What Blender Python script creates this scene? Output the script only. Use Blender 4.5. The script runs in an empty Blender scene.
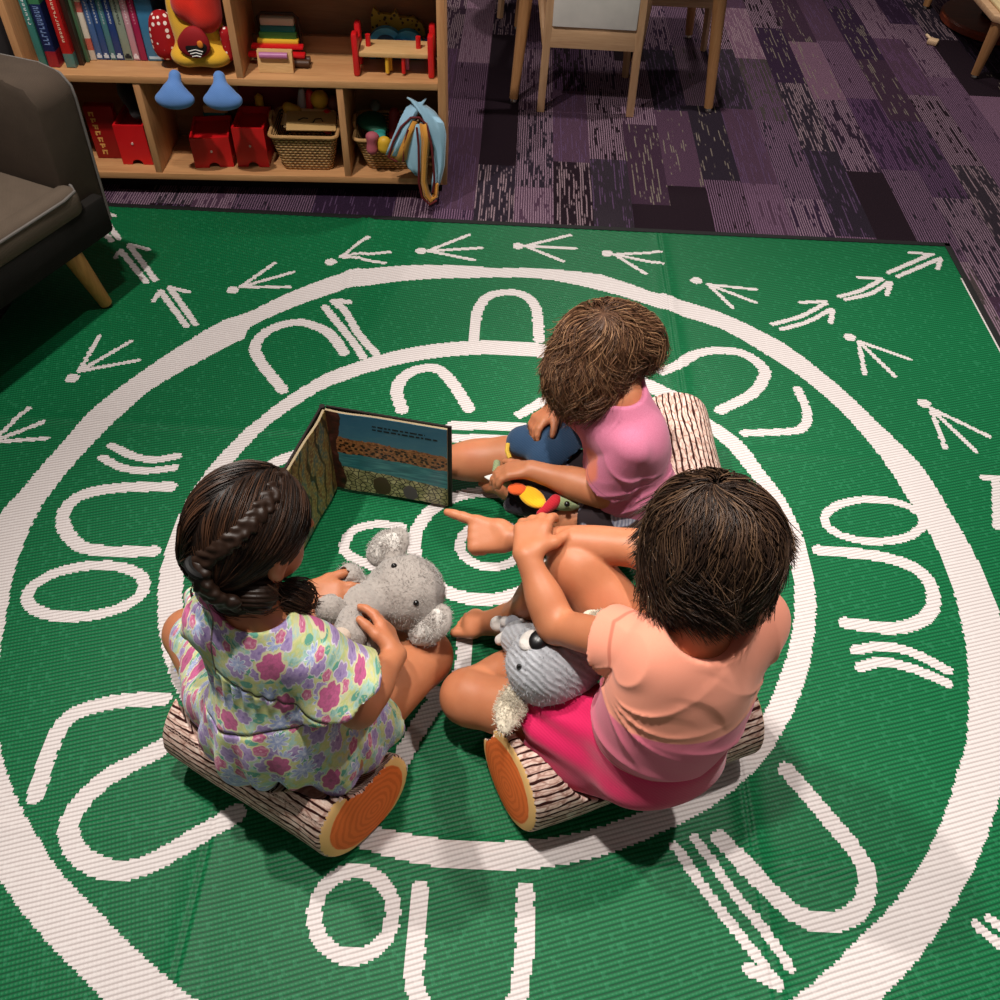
import bpy, bmesh, math, random
import numpy as np
from mathutils import Vector, Matrix, Quaternion
random.seed(7); RNG = np.random.default_rng(7)
SC = bpy.context.scene
COL = SC.collection
PI = math.pi

# ------------------------------------------------------------------ camera model
FPX, PITCH, ROLL, CAMH = 890.157, 0.841052, 0.0478255, 1.5
_c, _s = math.cos(PITCH), math.sin(PITCH)
FWD = np.array([0, _c, -_s]); UP0 = np.array([0, _s, _c]); R0 = np.array([1.0, 0, 0])
RGT = math.cos(ROLL)*R0 + math.sin(ROLL)*UP0
UPV = -math.sin(ROLL)*R0 + math.cos(ROLL)*UP0

def at(px, py, z=0.0):
    """world point at height z seen in direction (px, py) of the photograph"""
    d = FWD + (px-500)/FPX*RGT - (py-500)/FPX*UPV
    t = (CAMH - z)/(-d[2])
    return np.array([d[0]*t, d[1]*t, z])

cam_d = bpy.data.cameras.new('camera'); cam = bpy.data.objects.new('camera', cam_d); COL.objects.link(cam)
cam_d.sensor_width = 36; cam_d.lens = FPX/1000*36; cam_d.clip_start = .01
M = Matrix.Identity(4)
for i in range(3):
    M[i][0], M[i][1], M[i][2] = RGT[i], UPV[i], -FWD[i]
M[2][3] = CAMH
cam.matrix_world = M
SC.camera = cam

# ------------------------------------------------------------------ materials
class NT:
    """tiny node-graph builder"""
    def __init__(s, name):
        s.m = bpy.data.materials.new(name); s.m.use_nodes = True
        s.t = s.m.node_tree; s.b = s.t.nodes['Principled BSDF']
    def n(s, typ, ins=None, **kw):
        nd = s.t.nodes.new('ShaderNode'+typ)
        for k, v in kw.items(): setattr(nd, k, v)
        for k, v in (ins or {}).items(): s.set(nd, k, v)
        return nd
    def set(s, nd, k, v):
        i = nd.inputs[k]
        if isinstance(v, bpy.types.NodeSocket): s.t.links.new(v, i)
        else: i.default_value = v
    def math(s, op, a, b=0.0, c=0.0):
        return s.n('Math', {0: a, 1: b, 2: c}, operation=op).outputs[0]
    def vmath(s, op, a, b=(0, 0, 0)):
        nd = s.n('VectorMath', {0: a, 1: b}, operation=op)
        return nd.outputs['Value'] if op in ('LENGTH', 'DOT_PRODUCT', 'DISTANCE') else nd.outputs[0]
    def mix(s, f, a, b, mode='MIX'):
        nd = s.n('Mix', data_type='RGBA', blend_type=mode)
        s.set(nd, 0, f)
        s.set(nd, 6, col(a)); s.set(nd, 7, col(b))
        return nd.outputs[2]
    def ramp(s, f, stops, interp='LINEAR'):
        nd = s.n('ValToRGB'); cr = nd.color_ramp; cr.interpolation = interp
        while len(cr.elements) < len(stops): cr.elements.new(.5)
        for e, (p, c) in zip(cr.elements, stops): e.position = p; e.color = col(c)
        s.set(nd, 0, f); return nd.outputs[0]
    def noise(s, vec, scale, detail=2.0, rough=.5, out=0, dist=0.0):
        nd = s.n('TexNoise', {'Scale': scale, 'Detail': detail, 'Roughness': rough, 'Distortion': dist})
        if vec is not None: s.set(nd, 'Vector', vec)
        return nd.outputs[out]
    def vor(s, vec, scale, feature='F1', dim='3D', rand=1.0):
        nd = s.n('TexVoronoi', feature=feature, voronoi_dimensions=dim)
        s.set(nd, 'Scale', scale); s.set(nd, 'Randomness', rand)
        if vec is not None: s.set(nd, 'Vector', vec)
        return nd
    def coord(s, which='Object'): return s.n('TexCoord').outputs[which]
    def attr(s, name, out='Vector'): return s.n('Attribute', attribute_name=name).outputs[out]
    def scalev(s, v, sx, sy, sz): return s.vmath('MULTIPLY', v, (sx, sy, sz))
    def step(s, x, lo, hi):
        nd = s.n('MapRange', interpolation_type='SMOOTHSTEP')
        s.set(nd, 0, x); s.set(nd, 1, lo); s.set(nd, 2, hi); return nd.outputs[0]
    def bump(s, h, strength=.3, dist=.005):
        nd = s.n('Bump', {'Strength': strength, 'Distance': dist, 'Height': h})
        s.set(s.b, 'Normal', nd.outputs[0])
    def fin(s, c=None, rough=.6, spec=.4, **kw):
        if c is not None: s.set(s.b, 'Base Color', col(c))
        s.set(s.b, 'Roughness', rough); s.set(s.b, 'Specular IOR Level', spec)
        for k, v in kw.items(): s.set(s.b, k, v)
        return s.m

def col(c):
    if isinstance(c, bpy.types.NodeSocket): return c
    if isinstance(c, str):      # sRGB hex
        v = [int(c[i:i+2], 16)/255 for i in (0, 2, 4)]
        return tuple(x/12.92 if x <= .04045 else ((x+.055)/1.055)**2.4 for x in v)+(1,)
    return tuple(c)+((1,) if len(c) == 3 else ())

def plain(name, c, rough=.6, spec=.35, bump=0, bscale=200, var=.08, **kw):
    g = NT(name); o = g.coord()
    f = g.noise(o, 14, 3)
    base = col(c)
    dk = tuple(x*(1-var*2) for x in base[:3]); lt = tuple(min(1, x*(1+var*2)) for x in base[:3])
    cc = g.mix(f, dk, lt)
    if bump: g.bump(g.noise(o, bscale, 3), bump, .003)
    return g.fin(cc, rough, spec, **kw)

def fabric(name, c, c2, rough=.9, scale=900, bump=.4, sheen=.2):
    g = NT(name); o = g.coord()
    a = g.n('TexWave', {'Vector': o, 'Scale': scale/6, 'Distortion': 2.0, 'Detail': 2.0}, wave_type='BANDS', bands_direction='DIAGONAL').outputs[1]
    b = g.noise(o, scale, 2)
    f = g.math('MULTIPLY_ADD', a, .4, g.math('MULTIPLY', b, .6))
    cc = g.mix(g.math('MULTIPLY_ADD', g.noise(o, 22, 4), .5, g.math('MULTIPLY', f, .5)), c, c2)
    g.bump(f, bump, .002)
    return g.fin(cc, rough, .2, **{'Sheen Weight': sheen})

def wood(name, c1, c2, axis='X', rough=.45, scale=1.0):
    g = NT(name); o = g.coord()
    sc = {'X': (1.2, 16, 16), 'Y': (16, 1.2, 16), 'Z': (16, 16, 1.2)}[axis]
    v = g.scalev(o, *[x*scale for x in sc])
    f = g.noise(v, 2.2, 6, .6, dist=.8)
    f2 = g.noise(g.scalev(o, *[x*scale*4 for x in sc]), 3, 3)
    m = g.math('MULTIPLY_ADD', f2, .35, g.math('MULTIPLY', f, .65))
    cc = g.ramp(m, [(.3, c1), (.7, c2)])
    g.bump(f2, .08, .002)
    return g.fin(cc, rough, .4)

# ------------------------------------------------------------------ object helpers
def tag(o, label=None, cat=None, group=None, kind=None):
    if label: o['label'] = label
    if cat: o['category'] = cat
    if group: o['group'] = group
    if kind: o['kind'] = kind
    return o

def thing(name, label, cat, loc=(0, 0, 0), rz=0, group=None):
    o = bpy.data.objects.new(name, None); o.empty_display_size = .05
    COL.objects.link(o); o.location = loc; o.rotation_euler = (0, 0, rz)
    return tag(o, label, cat, group)

def link(name, me, mats, parent=None, smooth=True, local=False):
    """one mesh object; local=False: mesh in world coordinates, parent's location is compensated"""
    o = bpy.data.objects.new(name, me); COL.objects.link(o)
    for m in (mats if isinstance(mats, (list, tuple)) else [mats]):
        if m: me.materials.append(m)
    if smooth: me.polygons.foreach_set('use_smooth', [True]*len(me.polygons))
    if parent is not None:
        o.parent = parent
        if not local: o.matrix_parent_inverse = pmat(parent).inverted()
    return o

def pmat(o):
    m = Matrix.LocRotScale(o.location, o.rotation_euler, o.scale)
    if o.parent: m = pmat(o.parent) @ o.matrix_parent_inverse @ m
    return m

def autosmooth(o, ang=35):
    me = o.data
    me.polygons.foreach_set('use_smooth', [True]*len(me.polygons))
    me.set_sharp_from_angle(angle=math.radians(ang))
    return o

class MB:
    """collects shapes into one mesh"""
    def __init__(s): s.b = bmesh.new(); s.mi = 0
    def _fin(s, verts, mtx):
        if mtx is not None: bmesh.ops.transform(s.b, matrix=mtx, verts=verts)
        for f in {f for v in verts for f in v.link_faces}: f.material_index = s.mi
        return s
    def box(s, a, b, bev=0.0, mtx=None, seg=2):
        a = Vector(a); b = Vector(b)
        r = bmesh.ops.create_cube(s.b, size=1)
        vs = r['verts']
        bmesh.ops.scale(s.b, vec=b-a, verts=vs); bmesh.ops.translate(s.b, vec=(a+b)/2, verts=vs)
        if bev > 0:
            es = list({e for v in vs for e in v.link_edges})
            rr = bmesh.ops.bevel(s.b, geom=es, offset=bev, segments=seg, affect='EDGES', profile=.5)
            vs = list({v for f in rr['faces'] for v in f.verts} | {v for v in vs if v.is_valid})
        return s._fin(vs, mtx)
    def tube(s, pts, rad, n=12, cap=True, mtx=None, closed=False):
        pts = [Vector(p) for p in pts]; m = len(pts)
        rad = rad if isinstance(rad, (list, tuple)) else [rad]*m
        rings = []; up = None
        for i, p in enumerate(pts):
            if closed: t = (pts[(i+1) % m]-pts[i-1])
            else: t = pts[min(i+1, m-1)]-pts[max(i-1, 0)]
            t.normalize()
            if up is None:
                up = Vector((0, 0, 1)) if abs(t.z) < .9 else Vector((1, 0, 0))
            u = t.cross(up).normalized(); up = u.cross(t).normalized()
            rings.append([s.b.verts.new(p + rad[i]*(math.cos(2*PI*k/n)*u + math.sin(2*PI*k/n)*up)) for k in range(n)])
        last = m if closed else m-1
        for i in range(last):
            a, b = rings[i], rings[(i+1) % m]
            for k in range(n): s.b.faces.new((a[k], a[(k+1) % n], b[(k+1) % n], b[k]))
        if cap and not closed:
            s.b.faces.new(rings[0]); s.b.faces.new(rings[-1][::-1])
        return s._fin([v for r in rings for v in r], mtx)
    def lathe(s, prof, n=24, mtx=None):
        """profile [(r, z)...] about z"""
        rings = []
        for r, z in prof:
            if r < 1e-6: rings.append([s.b.verts.new((0, 0, z))])
            else: rings.append([s.b.verts.new((r*math.cos(2*PI*k/n), r*math.sin(2*PI*k/n), z)) for k in range(n)])
        for a, b in zip(rings, rings[1:]):
            for k in range(n):
                q = [a[k % len(a)], a[(k+1) % n % len(a)], b[(k+1) % n % len(b)], b[k % len(b)]]
                q2 = []
                for v in q:
                    if v not in q2: q2.append(v)
                if len(q2) > 2:
                    try: s.b.faces.new(q2)
                    except ValueError: pass
        if len(rings[0]) > 1: s.b.faces.new(rings[0][::-1])
        if len(rings[-1]) > 1: s.b.faces.new(rings[-1])
        return s._fin([v for r in rings for v in r], mtx)
    def prism(s, poly, z0, z1, mtx=None, bev=0.0):
        lo = [s.b.verts.new((x, y, z0)) for x, y in poly]; hi = [s.b.verts.new((x, y, z1)) for x, y in poly]
        n = len(poly); s.b.faces.new(lo[::-1]); s.b.faces.new(hi)
        for k in range(n): s.b.faces.new((lo[k], lo[(k+1) % n], hi[(k+1) % n], hi[k]))
        vs = lo+hi
        if bev > 0:
            es = list({e for v in vs for e in v.link_edges})
            rr = bmesh.ops.bevel(s.b, geom=es, offset=bev, segments=2, affect='EDGES', profile=.5)
            vs = list({v for f in rr['faces'] for v in f.verts} | {v for v in vs if v.is_valid})
        return s._fin(vs, mtx)
    def grid(s, P):
        """P: array [i][j] of points -> quads"""
        V = [[s.b.verts.new(p) for p in row] for row in P]
        for i in range(len(V)-1):
            for j in range(len(V[0])-1):
                s.b.faces.new((V[i][j], V[i+1][j], V[i+1][j+1], V[i][j+1]))
        return s._fin([v for r in V for v in r], None)
    def build(s, name, mats, parent=None, smooth=True, local=False, ang=40):
        bmesh.ops.recalc_face_normals(s.b, faces=s.b.faces)
        me = bpy.data.meshes.new(name); s.b.to_mesh(me); s.b.free()
        o = link(name, me, mats, parent, smooth, local)
        if smooth: autosmooth(o, ang)
        return o

def np_mesh(name, V, F):
    """V (n,3), F (m,4) or (m,3) arrays"""
    me = bpy.data.meshes.new(name)
    k = F.shape[1]
    me.vertices.add(len(V)); me.vertices.foreach_set('co', np.asarray(V, np.float32).ravel())
    me.loops.add(F.size); me.loops.foreach_set('vertex_index', F.astype(np.int32).ravel())
    me.polygons.add(len(F)); me.polygons.foreach_set('loop_start', np.arange(0, F.size, k, dtype=np.int32))
    me.update(calc_edges=True); me.validate()
    return me

def set_attr(me, name, data, typ='FLOAT_VECTOR'):
    a = me.attributes.new(name, typ, 'POINT')
    a.data.foreach_set('vector' if typ == 'FLOAT_VECTOR' else 'value', np.asarray(data, np.float32).ravel())

# ------------------------------------------------------------------ implicit surfaces
def unit(v):
    v = np.asarray(v, float); return v/np.linalg.norm(v)
def frame(f, u=(0, 0, 1)):
    """rows: right, forward, up"""
    f = unit(f); r = unit(np.cross(f, u)); return np.array([r, f, np.cross(r, f)])

class RC:       # tapered capsule
    def __init__(s, a, b, ra, rb=None, k=.02):
        s.a, s.b = np.asarray(a, float), np.asarray(b, float); s.ra, s.rb, s.k = ra, ra if rb is None else rb, k
        m = max(s.ra, s.rb); s.lo = np.minimum(s.a, s.b)-m; s.hi = np.maximum(s.a, s.b)+m
    def d(s, p):
        ab = s.b-s.a; L = max(ab@ab, 1e-12)
        h = np.clip(((p-s.a)@ab)/L, 0, 1)
        return np.linalg.norm(p-s.a-h[..., None]*ab, axis=-1)-(s.ra+(s.rb-s.ra)*h)
    def grow(s, g, k=None): return RC(s.a, s.b, s.ra+g, s.rb+g, s.k if k is None else k)
class CUFF(RC):  # tapered capsule cut square at its far end
    def d(s, p): return np.maximum(RC.d(s, p), (p-s.b)@unit(s.b-s.a))
    def grow(s, g, k=None): return CUFF(s.a, s.b, s.ra+g, s.rb+g, s.k if k is None else k)
class EL:       # oriented ellipsoid, R rows are its axes
    def __init__(s, c, r, R=None, k=.02):
        s.c, s.r, s.k = np.asarray(c, float), np.asarray(r, float), k
        s.R = np.eye(3) if R is None else np.asarray(R, float)
        e = np.sqrt(((s.R.T*s.r)**2).sum(1)); s.lo, s.hi = s.c-e, s.c+e
    def d(s, p):
        q = (p-s.c)@s.R.T
        k0 = np.linalg.norm(q/s.r, axis=-1); k1 = np.linalg.norm(q/s.r**2, axis=-1)
        return k0*(k0-1)/np.maximum(k1, 1e-9)
    def grow(s, g, k=None): return EL(s.c, s.r+g, s.R, s.k if k is None else k)

def field(prims, p, far=1.0):
    D = np.full(p.shape[:-1], far)
    for q in prims: D = smin(D, q.d(p), q.k)
    return D
def smin(a, b, k):
    if k <= 0: return np.minimum(a, b)
    h = np.clip(.5+.5*(b-a)/k, 0, 1)
    return b+(a-b)*h-k*h*(1-h)

def flat(prims):
    out = []
    for q in prims: out += flat(q) if isinstance(q, list) else [q]
    return out
def mesh_sdf(prims, h, cut=None, subs=(), sm=2, pad=.03, extra=None):
    """smooth union of prims minus subs, cut(p)->distance to intersect with; a list inside prims is a group
    that blends within itself and only meets the rest at a crease; returns V, F"""
    fl = flat(prims)
    lo = np.min([q.lo for q in fl], 0)-pad; hi = np.max([q.hi for q in fl], 0)+pad
    n = np.ceil((hi-lo)/h).astype(int)+1
    ax = [lo[i]+h*np.arange(n[i]) for i in range(3)]
    def sl(q, m):
        a = np.clip(np.floor((q.lo-m-lo)/h).astype(int), 0, n); b = np.clip(np.ceil((q.hi+m-lo)/h).astype(int)+1, 0, n)
        s = tuple(slice(i, j) for i, j in zip(a, b))
        return s, np.stack(np.meshgrid(*[ax[i][s[i]] for i in range(3)], indexing='ij'), -1)
    def union(ps):
        D = np.full(n, 1.0, np.float32)
        for q in ps:
            s, p = sl(q, max(q.k, .01)+2*h)
            if p.size: D[s] = smin(D[s], q.d(p), q.k)
        return D
    D = union([q for q in prims if not isinstance(q, list)])
    for grp in prims:
        if isinstance(grp, list): D = smin(D, union(grp), .003)
    for q in subs:
        s, p = sl(q, max(q.k, .01)+2*h)
        if p.size: D[s] = -smin(-D[s], q.d(p), q.k)
    if cut is not None or extra is not None:
        near = D < .06
        idx = np.argwhere(near); p = lo+idx*h
        if extra is not None: D[near] = extra(p, D[near])
        if cut is not None:
            allp = np.argwhere(D < .02); pp = lo+allp*h
            dv = cut(pp); D[tuple(allp.T)] = np.maximum(D[tuple(allp.T)], dv)
    return surface_nets(D, lo, h, sm)

def surface_nets(D, lo, h, sm=2):
    S = D < 0
    nx, ny, nz = D.shape
    c = np.zeros((nx-1, ny-1, nz-1), np.int8)
    offs = [(i, j, k) for i in (0, 1) for j in (0, 1) for k in (0, 1)]
    for i, j, k in offs: c += S[i:nx-1+i, j:ny-1+j, k:nz-1+k]
    act = (c > 0) & (c < 8)
    I = np.argwhere(act); ids = np.full(act.shape, -1, np.int64); ids[tuple(I.T)] = np.arange(len(I))
    acc = np.zeros((len(I), 3)); cnt = np.zeros(len(I))
    for a in offs:
        for ax in range(3):
            if a[ax]: continue
            b = list(a); b[ax] = 1
            da = D[tuple((I+np.array(a)).T)].astype(float); db = D[tuple((I+np.array(b)).T)].astype(float)
            m = (da < 0) != (db < 0)
            t = np.where(m, da/np.where(m, da-db, 1), 0)
            pt = np.tile(np.array(a, float), (len(I), 1)); pt[:, ax] += t
            acc[m] += pt[m]; cnt[m] += 1
    V = lo+(I+acc/cnt[:, None])*h
    Fs = []
    for ax in range(3):
        o1, o2 = [(1, 2), (2, 0), (0, 1)][ax]
        e = np.zeros(3, int); e[ax] = 1
        A = S; sl0 = [slice(None)]*3; sl1 = [slice(None)]*3
        sl0[ax] = slice(0, -1); sl1[ax] = slice(1, None)
        x = A[tuple(sl0)] != A[tuple(sl1)]
        E = np.argwhere(x)
        ok = np.all(E[:, [o1, o2]] > 0, 1) & (E[:, o1] < D.shape[o1]-1) & (E[:, o2] < D.shape[o2]-1)
        E = E[ok]
        u = np.zeros(3, int); u[o1] = 1; v = np.zeros(3, int); v[o2] = 1
        q = np.stack([ids[tuple((E-u-v).T)], ids[tuple((E-v).T)], ids[tuple(E.T)], ids[tuple((E-u).T)]], 1)
        flip = ~S[tuple(E.T)]
        q[flip] = q[flip][:, ::-1]
        Fs.append(q)
    F = np.concatenate(Fs)
    F = F[(F >= 0).all(1)]
    a, b, c2, d2 = (V[F[:, i]] for i in range(4))
    if (np.einsum('ij,ij->i', a, np.cross(b, c2))+np.einsum('ij,ij->i', a, np.cross(c2, d2))).sum() < 0: F = F[:, ::-1].copy()
    for _ in range(sm):
        V = laplace(V, F, .5)
    return V, F

def laplace(V, F, w):
    acc = np.zeros_like(V); cnt = np.zeros(len(V))
    k = F.shape[1]
    for i in range(k):
        a, b = F[:, i], F[:, (i+1) % k]
        for d in range(3):
            acc[:, d] += np.bincount(a, V[b, d], len(V))
            acc[:, d] += np.bincount(b, V[a, d], len(V))
        cnt += np.bincount(a, minlength=len(V))+np.bincount(b, minlength=len(V))
    return V*(1-w)+w*acc/np.maximum(cnt, 1)[:, None]

def vnormals(V, F):
    n = np.cross(V[F[:, 2]]-V[F[:, 0]], V[F[:, 3]]-V[F[:, 1]])
    N = np.zeros_like(V)
    for i in range(4):
        for d in range(3): N[:, d] += np.bincount(F[:, i], n[:, d], len(V))
    return N/np.maximum(np.linalg.norm(N, axis=1, keepdims=True), 1e-12)

def snoise(p, freq, seed=0, n=10):
    """cheap smooth noise: a sum of random plane waves, about -1..1"""
    r = np.random.default_rng(seed); out = np.zeros(len(p))
    for _ in range(n):
        d = unit(r.normal(size=3))*freq*r.uniform(.6, 1.5)
        out += np.sin(p@d+r.uniform(0, 6.28))
    return out/math.sqrt(n)/1.2

def avoiding(avoid, gap=.003):
    def f(p, D):
        for q in avoid: D = np.maximum(D, -(field(flat(q), p)-gap))
        return D
    return f

def blob(name, prims, h, mats, parent=None, sm=2, cut=None, subs=(), disp=None, attrs=None, extra=None):
    V, F = mesh_sdf(prims, h, cut, subs, sm, extra=extra)
    if disp is not None:
        N = vnormals(V, F); V = V+N*disp(V, N)[:, None]
    me = np_mesh(name, V, F)
    for k, fn in (attrs or {}).items():
        d = fn(V); set_attr(me, k, d, 'FLOAT_VECTOR' if d.ndim == 2 else 'FLOAT')
    return link(name, me, mats, parent)
# ================================================================== carpet
def carpet():
    g = NT('carpet'); o = g.coord()
    sp = g.n('SeparateXYZ', {0: o}).outputs
    W = .127
    xi = g.math('FLOOR', g.math('DIVIDE', sp[0], W))
    w1 = g.n('TexWhiteNoise', {'W': xi}, noise_dimensions='1D').outputs[0]
    yy = g.math('DIVIDE', g.math('ADD', sp[1], g.math('MULTIPLY', w1, 3.0)), .56)
    yj = g.math('FLOOR', yy)
    cid = g.n('CombineXYZ', {0: xi, 1: yj, 2: 0.0}).outputs[0]
    wn = g.n('TexWhiteNoise', {'Vector': cid}, noise_dimensions='2D')
    base = g.ramp(wn.outputs[0], [(0, '24161f'), (.15, '35223a'), (.30, '422c3e'), (.42, '2d2430'), (.52, '563c50'), (.64, '352c35'), (.72, '4a3247'), (.82, '7d5c70'), (.88, '4a4040'), (.93, '2e1e30')], 'CONSTANT')
    wn2 = g.n('TexWhiteNoise', {'Vector': g.vmath('ADD', cid, (17.3, 5.1, 0))}, noise_dimensions='2D')
    st = g.ramp(wn2.outputs[0], [(0, '8a6883'), (.2, 'a58598'), (.4, '704d72'), (.55, 'ab8f98'), (.7, '664c6d'), (.85, '928578')], 'CONSTANT')
    # thin broken streaks that run along the planks
    xd = g.math('ADD', g.math('DIVIDE', sp[0], .0078), g.math('MULTIPLY', g.noise(g.scalev(o, 30, 7, 0), 1.0, 2), .9))
    xs = g.math('FLOOR', xd)
    fr = g.math('FRACT', xd)
    line = g.math('MULTIPLY', g.step(fr, .05, .25), g.math('SUBTRACT', 1.0, g.step(fr, .55, .8)))
    sv = g.n('CombineXYZ', {0: g.math('MULTIPLY', xs, 3.17), 1: g.math('MULTIPLY', sp[1], 5.0), 2: g.math('MULTIPLY', yj, 7.7)}).outputs[0]
    nz = g.noise(sv, 1.0, 3, .7)
    thr = g.math('MULTIPLY_ADD', wn2.outputs[0], .24, .33)
    m = g.math('MULTIPLY', g.step(g.math('SUBTRACT', nz, thr), .0, .05), line)
    solid = g.math('GREATER_THAN', wn.outputs[0], .06)
    m = g.math('MULTIPLY', m, solid)
    fine = g.noise(o, 380, 2)
    c = g.mix(g.math('MULTIPLY', m, .85), base, st)
    c = g.mix(g.step(fine, .42, .62), g.mix(.6, c, '0a060a'), c)
    g.bump(g.math('ADD', fine, g.math('MULTIPLY', m, .6)), .6, .004)
    return g.fin(c, .95, .1)

fl = MB(); fl.box((-3.2, -1.6, -.05), (4.2, 6.8, 0))
wl = MB(); wl.box((-3.2, 6.8, -.05), (4.2, 6.9, 3.0))
tag(wl.build('wall_back', plain('wall_paint', 'b9aea4', .9), smooth=False), 'plain pale wall at the far side of the room', 'wall', kind='structure')
tag(fl.build('floor', carpet(), smooth=False), 'carpet of narrow purple, mauve and charcoal planks', 'floor', kind='structure')

# ================================================================== woven play mat
RC0 = (-.0130, 1.2076)
def gxy(pts): return np.array([at(x, y)[:2] for x, y in pts])
ringA = [(250,314),(350,273),(406,267.5),(495,270),(600,276),(650,293),(674,300),(720,314),(783,345),(825,377),(874,422),(923,471),(951,517),(982,573),(997,612),(996,804),(956,900),(920,956),(880,1000),(224,322),(182,347),(140,375),(94,410),(60,448),(24,490),(4,511),(0,880),(25,915),(62,957),(105,1000)]
ringB = [(250,329),(348,291),(467,280),(547,281),(600,292),(674,316),(720,330),(765,356),(807,384),(846,419),(881,461),(902,492),(930,538),(947,576),(961,630),(967,675),(967,705),(964,747),(956,772),(936,832),(896,900),(856,940),(792,1000),(245,340),(199,364),(150,392),(119,420),(87,452),(42,508),(21,556),(7,622),(0,741),(14,790),(42,843),(57,867),(100,912),(150,962),(195,1000)]
ringC = [(323,377),(407,350),(460,343),(540,345),(224,452),(259,420),(159,591),(161,640),(170,675),(706,419),(741,443),(762,471),(790,510),(808,558),(815,606),(812,645),(796,705),(775,744),(768,756),(728,796),(660,834),(600,858),(365,851),(425,866),(516,871)]
ringD = [(386,830),(432,839),(509,843),(600,828),(760,720),(781,672),(749,735),(323,391),(390,368),(460,357),(540,359)]
def ring_r(pts, rdef):
    q = gxy(pts)-np.array(RC0); th = np.arctan2(q[:, 1], q[:, 0]); r = np.linalg.norm(q, axis=1)
    o = np.argsort(th); th, r = th[o], r[o]
    # fill wide gaps with the mean radius
    T, R_ = [], []
    for i in range(len(th)):
        T.append(th[i]); R_.append(r[i])
        nx = th[(i+1) % len(th)]+(2*PI if i == len(th)-1 else 0)
        if nx-th[i] > .7:
            for f in np.linspace(0, 1, 6)[1:-1]: T.append(th[i]+f*(nx-th[i])); R_.append(rdef)
    T, R_ = np.array(T), np.array(R_)
    return lambda a: np.interp(a, np.concatenate([T-2*PI, T, T+2*PI]), np.tile(R_, 3))
def ell(cx, cy, a, b, rot, n=28):
    c, s = math.cos(rot), math.sin(rot)
    return [(cx+a*math.cos(t)*c-b*math.sin(t)*s, cy+a*math.cos(t)*s+b*math.sin(t)*c) for t in np.linspace(0, 2*PI, n)]
def track(dot, ap, ends): return [(('d', dot), .034)]+[((ap, e), .0125) for e in ends]
U = .030
STROKES = [
 ([(474,340),(477,315),(487,299),(506,294),(524,297),(536,310),(539,341)], U),
 ([(283,391),(260,362),(256,346),(271,331),(299,324),(323,331),(334,340),(344,354)], U),
 ([(325,309),(340,328),(353,343),(363,358)], .022), ([(334,303),(346,315),(360,337),(376,355)], .022), ([(334,303),(349,305)], .02),
 ([(402,411),(397,392),(404,378),(421,370),(439,371),(453,385),(469,410)], .032),
 ([(452,427),(523,428)], .030), ([(450,440),(507,441)], .026), ([(520,416),(548,400),(575,387),(612,390),(640,410)], .028),
 ([(112,447),(133,457),(154,461),(178,457)], .021), ([(103,459),(122,469),(147,472),(175,469)], .021),
 ([(171,488),(122,489),(84,496),(66,511),(65,529),(80,547),(108,553),(154,553)], U),
 (ell(87, 593, 59, 25, -.13), .025),
 ([(164,701),(122,703),(84,712),(63,727),(51,752),(37,797)], .030),
 ([(178,741),(136,764),(105,782),(80,807),(70,830),(77,852),(97,867),(122,872),(150,865),(187,845),(237,815)], .034),
 (ell(354, 915, 39, 43, .25), .024),
 ([(420,890),(416,946),(414,974),(419,1000),(440,1030),(468,1040),(500,1028),(517,1000),(521,977),(525,946),(525,892)], .029),
 ([(786,772),(824,816),(856,856),(866,884),(856,912),(828,924),(800,918),(772,896),(740,864),(720,840)], .031),
 ([(674,848),(708,896),(740,938),(760,964),(776,986)], .017), ([(694,840),(740,904),(760,928),(788,968)], .017), ([(748,970),(776,986)], .02),
 ([(974,926),(1000,948),(1030,975)], .016), ([(988,920),(1010,938),(1040,965)], .016),
 (ell(873, 522, 49, 21, .03), .021),
 ([(818,552),(856,555),(892,561),(919,573),(931,591),(931,610),(919,623),(892,630),(845,625)], U),
 ([(854,652),(880,648),(910,654),(946,672)], .022), ([(859,669),(880,664),(910,670),(946,685)], .022),
 ([(982,479),(1030,483)], .018), ([(995,483),(996,528)], .02),
 ([(662,373),(678,368),(695,356),(720,352),(744,356),(762,369),(763,380),(751,396),(720,412)], .031),
 ([(797,391),(806,413),(804,428),(790,433),(744,435)], .024),
 # arcs and circles around the centre
 ([(402,529),(375,526),(352,534),(345,553),(369,567),(400,580)], .022),
 (ell(484, 548, 70, 54, 0), .030), (ell(492, 547, 32, 22, 0), .022),
 ([(465,632),(463,664),(455,690)], .03), ([(394,775),(422,724),(440,700)], .034), ([(262,470),(300,455),(330,462)], .03),
 ([(640,690),(690,700),(752,672),(764,640)], .03), ([(410,680),(432,694),(470,705)], .03),
 # double arrows in the corners
 ([(196,326),(170,289)], .017), ([(187,328),(161,293)], .017), ([(161,293),(154,303)], .014), ([(170,289),(189,294)], .014),
 ([(156,282),(130,247)], .017), ([(147,284),(121,252)], .017), ([(121,252),(116,259)], .014), ([(130,246),(149,251)], .014),
 ([(119,240),(104,219)], .017), ([(112,242),(98,226)], .017), ([(104,213),(115,217)], .014), ([(96,206),(104,219)], .017),
 ([(772,326),(800,318),(825,305)], .015), ([(781,331),(808,323),(830,311)], .015), ([(800,304),(825,303)], .014), ([(832,312),(830,324)], .015),
 ([(839,298),(860,292),(881,281)], .015), ([(845,301),(870,295),(888,284)], .015), ([(858,279),(881,280)], .014), ([(890,284),(886,296)], .015),
 ([(888,274),(930,256)], .015), ([(897,278),(939,260)], .015), ([(909,254),(932,256)], .014), ([(940,260),(937,270)], .015),
 ([(962,280),(975,305),(1000,352),(1030,420)], .011), ([(966,278),(980,305),(1004,349),(1034,417)], .006),
]
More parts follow.
